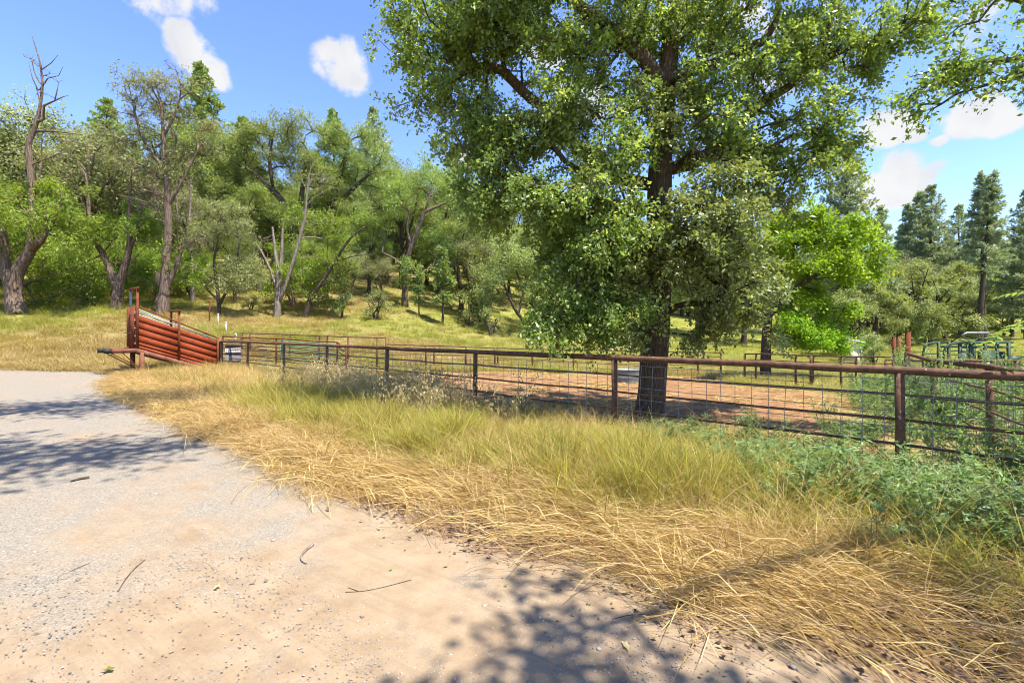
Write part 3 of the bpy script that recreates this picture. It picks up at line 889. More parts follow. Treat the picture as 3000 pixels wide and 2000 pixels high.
    tree('bare_stem_tree', 'pale bare-branched tree with several upright dead stems and one tall leaning branch', 'tree',
         slim([rooted([(811, 926, .33), (813, 880, .28), (815, 800, .22), (806, 740, .15), (798, 665, .09)], Y), pl([(818, 830, .2), (824, 760, .16), (828, 670, .1)], Y),
          pl([(820, 880, .2), (848, 800, .16), (872, 720, .14), (892, 640, .12), (900, 560, .08), (906, 510, .06), (920, 470, .03), (925, 455, .012)], Y),
          pl([(808, 840, .14), (792, 790, .1), (765, 735, .07), (740, 705, .05), (712, 675, .015)], Y), pl([(798, 805, .05), (760, 822, .035), (730, 828, .012)], Y),
          pl([(905, 595, .05), (925, 575, .04), (955, 560, .015)], Y), pl([(903, 562, .05), (885, 530, .04), (880, 500, .02), (895, 480, .01)], Y), pl([(908, 530, .04), (935, 525, .03), (950, 515, .01)], Y),
          pl([(905, 560, .04), (940, 555, .03), (960, 535, .01)], Y), pl([(890, 655, .05), (925, 645, .03), (960, 660, .01)], Y), pl([(832, 740, .04), (858, 732, .015)], Y)]),
         [([pe(880, 660, 70, 45, Y + 1.5, 1.4, 18), pe(950, 700, 70, 55, Y + 2, 1.4, 20), pe(850, 780, 60, 35, Y + .5, 1.2, 14), pe(800, 850, 50, 50, Y + 2, 1.0, 12)], LOC)],
         M['deadwood'], 26, growkw=dict(zmin=4.6, tip=.013, step=.45, kmax=9), bare=[pe(910, 540, 50, 60, Y, .8, 12), pe(850, 760, 60, 60, Y, .8, 10)])
    Y = 36
    tree('leaning_locust_tree', 'dark trunk leaning over the meadow with a tangle of bleached dead branches', 'tree',
         slim([rooted([(893, 938, .3), (900, 905, .27), (912, 870, .23), (940, 830, .19), (975, 775, .16), (1010, 720, .12), (1045, 680, .08), (1090, 655, .03)], Y),
          pl([(908, 865, .12), (885, 840, .09), (862, 815, .06), (835, 815, .02)], Y), pl([(930, 840, .09), (985, 815, .07), (1040, 785, .05), (1100, 790, .015)], Y),
          pl([(920, 875, .08), (975, 878, .06), (1005, 885, .015)], Y), pl([(985, 765, .07), (1040, 750, .05), (1085, 745, .03), (1095, 730, .01)], Y), pl([(950, 820, .06), (1010, 835, .04), (1060, 860, .012)], Y)]),
         [([pe(930, 770, 50, 40, Y, 1.3, 14), pe(940, 845, 55, 25, Y, 1.2, 14), pe(1010, 800, 55, 40, Y, 1.2, 12), pe(1000, 650, 60, 40, Y, 1.2, 10)], LOC)],
         M['bark_dark'], 27, growkw=dict(zmin=3.4, tip=.014, step=.45, kmax=9), bare=[pe(1030, 770, 75, 50, Y, 1.2, 40), pe(940, 830, 70, 50, Y, 1.2, 26), pe(990, 870, 60, 20, Y, 1, 8)])


dead_row()

# ------------------------------------------------------------------ oaks on the hillside with their dark limbs showing
OLV = dict(mat=M['leaf_olive'], n=125, twig=.8, size=.15, aspect=.6, droop=.15, scatter=.2, ntw=6, updir=.8)
YEL = dict(OLV, mat=M['leaf_oak'], n=110)


def hill_oaks():
    Y = 45
    tree('hillside_oak_tree', 'dense dark-limbed oak with a broad dark crown behind the pale bare-branched tree', 'tree',
         [rooted([(838, 885, .6), (850, 780, .5), (858, 690, .42), (852, 640, .38), (815, 575, .3), (770, 530, .23), (725, 495, .15), (690, 480, .08)], Y),
          pl([(862, 690, .3), (880, 600, .24), (890, 520, .18), (900, 440, .1)], Y), pl([(800, 555, .16), (790, 470, .12), (800, 400, .07)], Y), pl([(735, 500, .1), (705, 455, .07), (690, 440, .03)], Y)],
         [([pe(765, 385, 75, 55, Y, 2.4, 50), pe(700, 470, 70, 50, Y, 2.2, 36), pe(860, 400, 80, 50, Y, 2.4, 46), pe(800, 470, 100, 60, Y + 1, 2.6, 50), pe(900, 500, 100, 80, Y, 2.6, 66), pe(700, 580, 80, 70, Y + 1, 2.2, 44), pe(800, 650, 90, 60, Y + 1.5, 2.4, 46), pe(920, 620, 80, 70, Y + 1, 2.2, 40)], OLV)],
         M['bark_dark'], 31, growkw=dict(zmin=8, tip=.02, step=.7, kmax=9))
    Y = 48
    tree('hillside_oak_tree', 'rounded oak whose dark crown meets the sky just below the blue-grey pine top', 'tree',
         [rooted([(985, 880, .55), (988, 740, .45), (975, 620, .38), (985, 540, .3), (1010, 470, .2), (1020, 420, .1)], Y), pl([(978, 620, .24), (930, 540, .18), (905, 470, .1)], Y), pl([(984, 600, .24), (1060, 530, .18), (1110, 480, .1)], Y)],
         [([pe(950, 400, 75, 60, Y, 2.5, 46), pe(1040, 430, 80, 60, Y, 2.5, 46), pe(1110, 500, 80, 60, Y, 2.4, 44), pe(1000, 520, 110, 70, Y + 1, 2.6, 60), pe(1080, 600, 110, 70, Y, 2.6, 56), pe(980, 640, 90, 60, Y, 2.4, 40)], OLV)],
         M['bark_dark'], 32, growkw=dict(zmin=9, tip=.02, step=.7, kmax=9))
    Y = 44
    tree('leaning_oak_tree', 'yellow-green oak with one long pale trunk leaning across the hillside above the meadow', 'tree',
         [rooted([(1186, 892, .36), (1186, 850, .28), (1188, 790, .24), (1202, 730, .22), (1222, 680, .2), (1245, 620, .17), (1280, 605, .12), (1330, 585, .05)], Y),
          pl([(1205, 720, .1), (1192, 670, .08), (1200, 620, .05)], Y), pl([(1245, 620, .12), (1262, 560, .08), (1270, 500, .04)], Y), pl([(1190, 790, .08), (1160, 760, .05), (1120, 740, .02)], Y)],
         [([pe(1150, 580, 80, 60, Y + 1, 2, 36), pe(1250, 530, 90, 70, Y + 1, 2.2, 46), pe(1340, 580, 90, 60, Y + 1, 2.2, 40), pe(1100, 680, 70, 55, Y + 1, 2, 26), pe(1280, 690, 80, 60, Y + 2, 2, 34), pe(1200, 790, 50, 30, Y, 1.4, 12)], YEL)],
         M['bark_pale'], 33, growkw=dict(zmin=5, tip=.018, step=.6, kmax=9))
    Y = 43
    tree('shady_oak_tree', 'grey-green oak with thin crooked stems at the foot of the slope beside the big oak', 'tree',
         [rooted([(1548, 985, .17), (1535, 945, .14), (1505, 900, .12), (1480, 840, .09), (1465, 790, .05)], Y), pl([(1520, 915, .09), (1530, 870, .07), (1545, 820, .04)], Y), pl([(1555, 965, .1), (1580, 930, .07), (1610, 890, .03)], Y)],
         [([pe(1470, 780, 80, 70, Y, 2.2, 50), pe(1560, 800, 80, 80, Y, 2.2, 46), pe(1440, 860, 60, 45, Y, 1.8, 26), pe(1530, 700, 90, 70, Y + 1, 2.2, 40)], dict(OLV, mat=M['leaf_bush']))],
         M['bark_dark'], 34, growkw=dict(zmin=3, tip=.015, step=.5, kmax=8))
    Y = 20.5
    x0, y0 = XY(2235, Y)
    tree('lime_green_tree', 'vivid lime green leafy tree beyond the corral beside the cream pump shed', 'tree',
         [rooted([(2242, 1080, .24), (2245, 1000, .2), (2255, 900, .17), (2290, 800, .14), (2330, 720, .1), (2360, 650, .05)], Y), pl([(2250, 930, .14), (2310, 860, .11), (2400, 800, .08), (2480, 740, .04)], Y),
          pl([(2248, 990, .1), (2310, 960, .08), (2390, 960, .05), (2460, 980, .02)], Y), pl([(2258, 900, .1), (2240, 800, .08), (2260, 700, .04)], Y)],
         [([pe(2360, 680, 90, 55, Y, 1.4, 58), pe(2470, 700, 75, 55, Y, 1.3, 42), pe(2300, 760, 80, 70, Y, 1.4, 46), pe(2420, 780, 110, 65, Y, 1.4, 56), pe(2540, 750, 40, 60, Y, .8, 16), pe(2350, 880, 90, 70, Y + .3, 1.3, 44), pe(2440, 890, 40, 60, Y, .8, 14), pe(2280, 660, 40, 40, Y, .7, 9)],
           dict(mat=M['leaf_lime'], n=120, twig=.45, size=.125, aspect=.55, droop=.35, scatter=.09, ntw=7, hang=.25, updir=1.0)),
          ([pe(2390, 980, 90, 36, Y - .6, .9, 46), pe(2330, 960, 60, 40, Y - .5, .8, 26), pe(2450, 1005, 40, 26, Y - .6, .6, 16)], dict(mat=M['leaf_lime'], n=110, twig=.4, size=.11, aspect=.5, droop=.35, scatter=.08, ntw=7, hang=.2, updir=1.0))],
         M['bark_dark'], 35, growkw=dict(zmin=.3, tip=.009, step=.35, kmax=8))


hill_oaks()


# ------------------------------------------------------------------ kinds of tree that are repeated over the hills
def lump_ells(rg, h, w, z0, n, per, flat=.8):
    out = []
    for k in range(n):
        a = k * 2.4 + rg.uniform(-.4, .4)
        t = rg.uniform(0, 1)
        z = z0 + (h - z0) * (.12 + .76 * t)
        rad = w * .5 * (1 - .55 * abs(t - .35)) * rg.uniform(.35, .75)
        r = w * rg.uniform(.17, .27)
        out.append((math.cos(a) * rad, math.sin(a) * rad, z, r, r, r * flat, per))
    out.append((0, 0, h - w * .2, w * .24, w * .24, w * .2, per))
    return out


def proto_oak(name, label, seed, h, w, mat, bark, n_l, size=.2, lumps=11, per=17, z0=.28, ntr=1, **kw):
    rg = np.random.default_rng(seed)
    limbs = []
    top = np.array([rg.normal(0, .5), rg.normal(0, .5), h * .55])
    limbs.append([(0, 0, -.15, h * .032), (rg.normal(0, .1), rg.normal(0, .1), h * .15, h * .024), (*(top * .6), h * .02), (*top, h * .014)])
    for k in range(4 + ntr):
        a = k * 1.5 + rg.uniform(0, .7)
        s = top * rg.uniform(.35, .95)
        e = np.array([math.cos(a) * w * .33, math.sin(a) * w * .33, h * rg.uniform(.6, .85)])
        m = (s + e) / 2 + np.array([0, 0, -.05 * h]) + rg.normal(0, .3, 3)
        limbs.append([(*s, h * .012), (*m, h * .009), (*e, h * .004)])
    for k in range(ntr - 1):
        a = rg.uniform(0, 6)
        limbs.append([(.1 * math.cos(a), .1 * math.sin(a), 0, h * .02), (.1 * w * math.cos(a), .1 * w * math.sin(a), h * .25, h * .016), (.22 * w * math.cos(a), .22 * w * math.sin(a), h * .55, h * .007)])
    e = lump_ells(rg, h, w, h * z0, lumps, per)
    lk = dict(mat=mat, n=n_l, twig=.85, size=size, aspect=.6, droop=.15, scatter=.2, ntw=6, updir=.8)
    lk.update(kw)
    return tree(name, label, 'tree', limbs, [(e, lk)], bark, seed, growkw=dict(zmin=h * .22, tip=.018, step=.7, kmax=7), mid=(0, 0, h * .45))


def proto_pine(name, label, seed, h, w, mat, z0=.2, dens=1.0, open_=0.0, lean=0.0):
    rg = np.random.default_rng(seed)
    wood, V, T, ti = MB(), [], [], []
    zs = np.linspace(-.1, h, 14)
    tr = np.stack([lean * (np.maximum(zs, 0) / h) ** 1.3 * h + .05 * np.sin(zs), .04 * np.cos(zs * .7), zs], 1)
    wood.tube(tr, np.interp(zs, [0, h * .15, h], [h * .021, h * .016, .02]), 8, caps=False)
    cent, dirs = [], []
    n = int(h * 9 * dens)
    for k in range(n):
        t = rg.uniform(0, 1) ** .8
        z = h * (z0 + (1 - z0) * t)
        if rg.uniform() < open_ * (.4 + .6 * abs(math.sin(z * 1.7))):
            continue
        prof = (1 - t) ** .75 * (.55 + .45 * min(1, t * 5 + .3))
        L = max(.25, w * .5 * prof * rg.uniform(.65, 1.15))
        a = rg.uniform(0, 2 * math.pi)
        o = np.array([np.interp(z, zs, tr[:, 0]), np.interp(z, zs, tr[:, 1]), z])
        d = np.array([math.cos(a), math.sin(a), rg.uniform(-.22, .12) + .5 * t])
        s = np.linspace(0, 1, 5)
        pts = o + d * (s * L)[:, None] + np.array([0, 0, 1]) * (.16 * L * s ** 2)[:, None]
        wood.tube(pts, np.interp(s, [0, 1], [.012 + .012 * L, .008]), 4, caps=False)
        m = max(4, int(L * 5.5))
        for q in range(m):
            sq = 1 - rg.uniform(0, 1) ** 1.3 * .8
            c = o + d * sq * L + np.array([0, 0, .16 * L * sq ** 2]) + rg.normal(0, .07 + .09 * L * .5, 3) * np.array([1, 1, .5])
            cent.append(c)
            dirs.append(unit(d + rg.normal(0, .35, 3) + np.array([0, 0, .35])))
    cent.append([lean * h, 0, h])
    dirs.append([0, 0, 1])
    C, D = np.array(cent), np.array(dirs)
    N, nb = len(C), 7
    dv = unit(D[:, None] * .7 + rg.normal(0, .6, (N, nb, 3)))
    ln = rg.uniform(.26, .5, (N, nb, 1))
    s = unit(np.cross(dv, rg.normal(0, 1, (N, nb, 3)))) * .065
    b = C[:, None] + rg.normal(0, .05, (N, nb, 3))
    VV = np.stack([b - s * .5, b + dv * ln * .6 - s, b + dv * ln, b + dv * ln * .6 + s], 2).reshape(-1, 3)
    q = np.arange(N * nb)[:, None] * 4
    TT = np.concatenate([q + np.array([[0, 1, 2]]), q + np.array([[0, 2, 3]])])
    tint = np.repeat(np.clip(.5 * np.repeat(rg.uniform(0, 1, N), nb) + .5 * rg.uniform(0, 1, N * nb), 0, 1), 4)
    root = thing(name, label, 'tree')
    link('trunk', wood.mesh('trunk', M['bark_dark'], smooth=True), root)
    link('crown', mesh('crown', VV, TT, mats=mat, tint=tint), root)
    return root


KIND = {
    'oak_a': proto_oak('hill_oak_tree', 'x', 41, 13, 11, M['leaf_olive'], M['bark_dark'], 130, size=.15),
    'oak_b': proto_oak('hill_oak_tree', 'x', 42, 12, 9.5, M['leaf_olive'], M['bark_dark'], 125, size=.15, lumps=9),
    'oak_c': proto_oak('hill_oak_tree', 'x', 43, 11, 10, M['leaf_oak'], M['bark_dark'], 120, size=.15, lumps=9),
    'grey_a': proto_oak('grey_oak_tree', 'x', 44, 11, 9, M['leaf_grey'], M['bark_dark'], 85, size=.15, twigs=True, twr=.012, ntr=2),
    'grey_b': proto_oak('grey_oak_tree', 'x', 45, 9, 8, M['leaf_grey'], M['bark_pale'], 70, size=.15, twigs=True, twr=.012, lumps=8, ntr=3),
    'locust': proto_oak('locust_tree', 'x', 46, 6.5, 7.5, M['leaf_locust'], M['bark_pale'], 100, size=.17, z0=.2, lumps=9, per=13, aspect=.42, hang=.25, updir=1.1, ntr=2),
    'bush_a': proto_oak('willow_tree', 'x', 47, 8, 9, M['leaf_bush'], M['bark_dark'], 150, size=.14, z0=.06, lumps=10, per=19, ntr=3, scatter=.12, twig=.55, round_=1.6, updir=.9),
    'bush_b': proto_oak('willow_tree', 'x', 48, 7, 7.5, M['leaf_bush'], M['bark_dark'], 150, size=.14, z0=.06, lumps=8, per=19, ntr=3, scatter=.12, twig=.55, round_=1.6, updir=.9),
    'shrub': proto_oak('shrub', 'x', 49, 2.2, 2.6, M['leaf_bush'], M['bark_dark'], 50, size=.09, z0=.0, lumps=6, per=9, ntr=3, twig=.3, scatter=.08),
    'pine_a': proto_pine('pine_tree', 'x', 51, 17, 8.5, M['needle'], .12, 1.3),
    'pine_b': proto_pine('pine_tree', 'x', 52, 20, 9.5, M['needle_grey'], .15, 1.25, .12),
    'pine_c': proto_pine('pine_tree', 'x', 53, 16, 4.8, M['needle_grey'], .18, 1.15, .15),
    'pine_d': proto_pine('pine_tree', 'x', 54, 21, 5.0, M['needle_grey'], .4, 1.1, .2, .07),
    'sapling': proto_pine('pine_sapling', 'x', 55, 6.0, 1.8, M['needle'], .3, 1.3, .2),
}
HT = {'oak_a': 13, 'oak_b': 12, 'oak_c': 11, 'grey_a': 11, 'grey_b': 9, 'locust': 6.5, 'bush_a': 8, 'bush_b': 7, 'shrub': 2.2, 'pine_a': 17, 'pine_b': 20, 'pine_c': 16, 'pine_d': 21, 'sapling': 6.0}
used = set()


def plant(kind, px, Y, top, label, group, rot=None, lean=(0, 0), wide=1.0):
    """Stand a tree of this kind in pixel column px at depth Y, tall enough to reach pixel row top."""
    x, y = XY(px, Y)
    z = H(x, y) - .05
    h = EYE - (top - 970) / F * Y - z
    s = h / HT[kind]
    rot = (px * .7 + Y) % 6.28 if rot is None else rot
    if kind not in used:
        used.add(kind)
        r = KIND[kind]
        r.location, r.rotation_euler, r.scale = (x, y, z), (lean[0], lean[1], rot), (s * wide, s * wide, s)
        tag(r, label, None, group)
        if kind == 'shrub':
            r['category'] = 'shrub'
        return r
    return copy_thing(KIND[kind], label, (x, y, z), rot, (s * wide, s * wide, s), group, lean)


g1, g2, g3, g4, g5 = 'oaks covering the wooded hillside', 'pines standing above the oaks', 'low feathery locust trees along the meadow', 'grey-green willows beyond the corral', 'pines on the far ridge'
PLANTS = [
    # the wood behind the dead row
    ('grey_a', 30, 40, 375, 'pale olive oak directly behind the tall bare snag', g1), ('oak_b', -90, 39, 350, 'olive oak cut by the picture edge behind the snag', g1),
    ('grey_a', 170, 43, 345, 'tallest of the pale grey oaks between the snag and the lichen tree', g1), ('grey_b', 265, 40, 395, 'brownish thin-leaved oak behind the forked pale trunks', g1),
    ('oak_b', 360, 46, 420, 'olive oak directly behind the draped lichen tree', g1), ('grey_b', 440, 42, 480, 'thin grey oak hidden behind the broken lichen trunk', g1),
    ('oak_a', 585, 47, 370, 'broad olive oak under the dense dark pine', g1), ('oak_b', 665, 49, 375, 'olive oak rising behind the grey brushy oak', g1),
    ('grey_a', 560, 40, 560, 'grey-leaved oak behind the slim pale dead trunk', g1), ('oak_c', 760, 44, 560, 'fresh green oak low behind the upright dead stems', g1),
    ('oak_a', 1180, 55, 480, 'olive oak on the hill crest just where the sky opens', g1), ('oak_b', 1290, 57, 500, 'olive oak on the crest half behind the big oak', g1),
    ('oak_a', 1420, 56, 540, 'dark oak on the slope seen under the big oak limb', g1), ('oak_b', 1560, 60, 560, 'oak deep in the shade behind the big oak crown', g1),
    ('oak_c', 1350, 49, 640, 'yellow-green oak above the pine sapling', g1), ('grey_a', 1410, 47, 700, 'grey oak on the bank at the top of the meadow', g1),
    ('oak_c', 1630, 48, 690, 'green oak glimpsed to the side of the shady grey-green oak', g1), ('oak_b', 1080, 47, 640, 'bushy olive oak low on the hillside behind the dead branches', g1),
    ('oak_a', 1710, 58, 640, 'oak behind the big oak nearest its trunk', g1), ('oak_b', 1860, 55, 700, 'oak hidden behind the big trunk', g1), ('oak_a', 2050, 52, 680, 'oak behind the bright skirt of the big oak', g1),
    ('oak_c', 2180, 47, 720, 'oak between the big oak and the lime green tree', g1), ('oak_b', 2330, 56, 640, 'oak standing behind the lime green tree', g1),
    ('oak_c', 470, 39, 640, 'green oak low behind the lichen tree trunk', g1), ('oak_b', 900, 43, 690, 'olive oak just behind the tangle of bleached branches', g1), ('grey_b', 1010, 41, 730, 'grey oak at the upper edge of the meadow', g1),
    ('grey_b', 1120, 44, 760, 'small twiggy grey oak beside the long leaning trunk', g1), ('oak_c', 690, 38, 700, 'green oak behind the white stakes on the slope', g1),
    ('locust', 120, 36, 640, 'feathery green locust behind the gnarled double trunk', g3), ('locust', 235, 35, 700, 'feathery green locust between the snag and the forked trunks', g3), ('locust', 330, 37, 660, 'feathery green locust behind the forked trunks', g3),
    ('locust', 450, 36, 720, 'feathery green locust behind the orange ramp', g3), ('locust', -40, 33, 560, 'feathery locust cut by the picture edge beside the snag', g3), ('locust', 860, 39, 720, 'feathery green locust behind the upright dead stems', g3),
    ('locust', 560, 38, 740, 'small feathery locust between lichen tree and brushy oak', g3), ('locust', 960, 40, 740, 'feathery green locust behind the leaning dark trunk', g3),
    ('shrub', 1100, 38, 850, 'round shrub at the top of the meadow under the leaning trunk', 'shrubs on the slope'), ('shrub', 1370, 44, 850, 'grey shrub on the shaded bank above the meadow', 'shrubs on the slope'), ('shrub', 1440, 41, 905, 'low shrub at the foot of the shaded bank', 'shrubs on the slope'),
    ('shrub', 255, 33, 850, 'leafy shrub under the feathery locust near the forked trunks', 'shrubs on the slope'), ('shrub', 1000, 37, 860, 'shrub beneath the bleached dead branches', 'shrubs on the slope'), ('shrub', 735, 36, 860, 'shrub beside the grey brushy oak', 'shrubs on the slope'),
    # pines
    ('pine_a', 592, 52, 200, 'dense dark green pine standing tall behind the lichen tree', g2), ('pine_a', 312, 58, 296, 'pine tip just showing over the pale oaks', g2), ('pine_a', 708, 62, 350, 'tiny pine tip beyond the olive crowns', g2),
    ('pine_a', 978, 64, 330, 'small pointed pine tip over the dark-limbed oak', g2), ('pine_b', 1096, 58, 322, 'airy blue-grey pine above the hill oaks', g2), ('pine_a', 1330, 75, 432, 'small pine tip against the sky by the big oak', g2),
    ('sapling', 1297, 41, 735, 'thin pine sapling on a bare stem in the meadow', 'pine saplings on the slope'), ('sapling', 1228, 42, 800, 'short pine sapling under the leaning trunk', 'pine saplings on the slope'),
    ('pine_b', 2480, 45, 425, 'large spreading pine next to the big oak crown', g5), ('pine_c', 2585, 70, 605, 'short pine right beside the large spreading pine', g5), ('pine_c', 2640, 80, 660, 'small distant pine tip low over the willows', g5), ('pine_c', 2662, 78, 600, 'slim pine first of the cluster of three', g5),
    ('pine_c', 2696, 76, 565, 'tall slim pine in the middle of the cluster of three', g5), ('pine_b', 2728, 72, 550, 'tallest broad pine of the cluster of three', g5), ('pine_b', 2808, 74, 605, 'single airy pine between the cluster and the leaning pair', g5),
    ('pine_d', 2868, 52, 508, 'tall leaning pine with a bare trunk, first of the leaning pair', g5), ('pine_d', 2880, 54, 515, 'tall leaning pine with a bare trunk, second of the leaning pair', g5), ('pine_b', 3010, 56, 560, 'pine cut by the picture edge beyond the leaning pair', g5), ('pine_c', 2965, 60, 700, 'straight dark-trunked pine behind the compound-leaf sapling', g5),
    # willows and oaks on the flat to the right
    ('bush_a', 2560, 44, 790, 'broad grey-green willow directly behind the pump shed', g4), ('bush_a', 2620, 50, 750, 'tall grey-green willow behind the broad one', g4), ('bush_b', 2715, 50, 775, 'rounded pale willow with dark shade beneath, above the three pipes', g4),
    ('bush_b', 2480, 38, 850, 'grey willow beside the lime green tree', g4), ('bush_a', 2810, 62, 800, 'willow at the far edge of the dry pasture', g4), ('oak_b', 2880, 72, 790, 'olive oak on the rise behind the leaning pines', g4), ('bush_b', 2770, 58, 850, 'low willow beside the bare dirt bank', g4),
    ('bush_b', 2940, 62, 880, 'small willow under the leaning pines', g4), ('oak_b', 3000, 68, 780, 'olive oak behind the compound-leaf sapling', g4), ('bush_a', 2400, 46, 860, 'willow in the shade behind the lime green tree', g4), ('grey_a', 2660, 64, 760, 'grey oak rising between the willows', g4), ('shrub', 2610, 47, 985, 'dark low shrub on the pasture edge above the pipes', g4), ('shrub', 2560, 30, 1010, 'small dark shrub next to the pump shed', g4),
]
for p_ in PLANTS:
    plant(*p_)
for k_, r_ in KIND.items():                          # a kind that was not planted is not left lying about
    if k_ not in used:
        for ch_ in list(r_.children):
            bpy.data.objects.remove(ch_)
        bpy.data.objects.remove(r_)


# ------------------------------------------------------------------ instanced masses
def scatter(name, pts, rot, scl, pid, protos, label=None):
    """One object of kind stuff: a proto mesh set on every point."""
    me = bpy.data.meshes.new(name)
    me.vertices.add(len(pts))
    me.vertices.foreach_set('co', np.ascontiguousarray(pts, np.float32).ravel())
    for nm, typ, prop, v in (('rot', 'FLOAT_VECTOR', 'vector', rot), ('scl', 'FLOAT_VECTOR', 'vector', scl), ('pid', 'INT', 'value', pid)):
        a = me.attributes.new(nm, typ, 'POINT')
        a.data.foreach_set(prop, np.ascontiguousarray(v, np.int32 if typ == 'INT' else np.float32).ravel())
    me.update()
    coll = bpy.data.collections.new(name + '_kinds')
    for i, p in enumerate(protos):
        coll.objects.link(bpy.data.objects.new('%s_%02d' % (name, i), p))
    ng = bpy.data.node_groups.new(name, 'GeometryNodeTree')
    ng.interface.new_socket('Geometry', in_out='INPUT', socket_type='NodeSocketGeometry')
    ng.interface.new_socket('Geometry', in_out='OUTPUT', socket_type='NodeSocketGeometry')
    gi, go = ng.nodes.new('NodeGroupInput'), ng.nodes.new('NodeGroupOutput')
    ci = nd(ng, 'GeometryNodeCollectionInfo', {'Collection': coll, 'Separate Children': True, 'Reset Children': True})

    def attr(nm, t):
        return nd(ng, 'GeometryNodeInputNamedAttribute', {'Name': nm}, data_type=t).outputs[0]
    e2r = nd(ng, 'FunctionNodeEulerToRotation', {0: attr('rot', 'FLOAT_VECTOR')})
    ip = nd(ng, 'GeometryNodeInstanceOnPoints', {'Points': gi.outputs[0], 'Instance': ci.outputs[0], 'Pick Instance': True, 'Instance Index': attr('pid', 'INT'), 'Rotation': e2r.outputs[0], 'Scale': attr('scl', 'FLOAT_VECTOR')})
    ng.links.new(ip.outputs[0], go.inputs[0])
    o = link(name, me)
    md = o.modifiers.new('scatter', 'NODES')
    md.node_group = ng
    tag(o, label, kind='stuff')
    return o


def far_woods():
    """The wood that closes the hills behind the single trees, one mass."""
    rg = np.random.default_rng(77)
    protos = []
    for k in ('oak_a', 'oak_b', 'grey_a', 'pine_b'):
        ch = {c.data.name.split('.')[0]: c.data for c in KIND[k].children}
        Vs, Fs, ti, mi, n = [], [], [], [], 0
        for q, me in enumerate((ch['trunk'], ch['crown'])):
            v = np.empty(len(me.vertices) * 3, np.float32)
            me.vertices.foreach_get('co', v)
            me.calc_loop_triangles()
            f = np.empty(len(me.loop_triangles) * 3, np.int32)
            me.loop_triangles.foreach_get('vertices', f)
            Vs.append(v.reshape(-1, 3))
            Fs.append(f.reshape(-1, 3) + n)
            n += len(me.vertices)
            mi.append(np.full(len(me.loop_triangles), q))
            if q:
                t = np.empty(len(me.vertices), np.float32)
                me.attributes['tint'].data.foreach_get('value', t)
                ti.append(t)
            else:
                ti.append(np.full(len(me.vertices), .5))
        protos.append(mesh('far_tree', np.vstack(Vs), np.vstack(Fs), mats=[ch['trunk'].materials[0], ch['crown'].materials[0]], tint=np.concatenate(ti), mat_idx=np.concatenate(mi)))
    x = rg.uniform(-300, 320, 8000)
    y = rg.uniform(30, 210, 8000)
    lim = np.where(x < -1.25 * y, 30, np.where(x < 10, 60, np.where(x < 40, 68, np.where(x < 90, 84, 84))))
    keep = (y > lim) & (np.abs(x) < 2.1 * y + 12) & ((x < 0) | (x < 1.3 * y + 12) | (y > 40))
    x, y = x[keep], y[keep]
    sel = []
    for i in range(len(x)):
        if all((x[i] - x[j]) ** 2 + (y[i] - y[j]) ** 2 > 30 for j in sel[-400:]):
            sel.append(i)
    x, y = x[sel], y[sel]
    n = len(x)
    pid = rg.choice(4, n, p=[.36, .34, .18, .12])
    s = rg.uniform(.65, 1.0, n) * np.where(pid == 3, .8, 1)
    scatter('far_woods', np.stack([x, y, H(x, y) - .1], 1), np.stack([0 * x, 0 * x, rg.uniform(0, 6.28, n)], 1), np.repeat(s[:, None], 3, 1), pid, protos, 'distant wood of oaks and pines closing the hills behind the nearer trees')


far_woods()


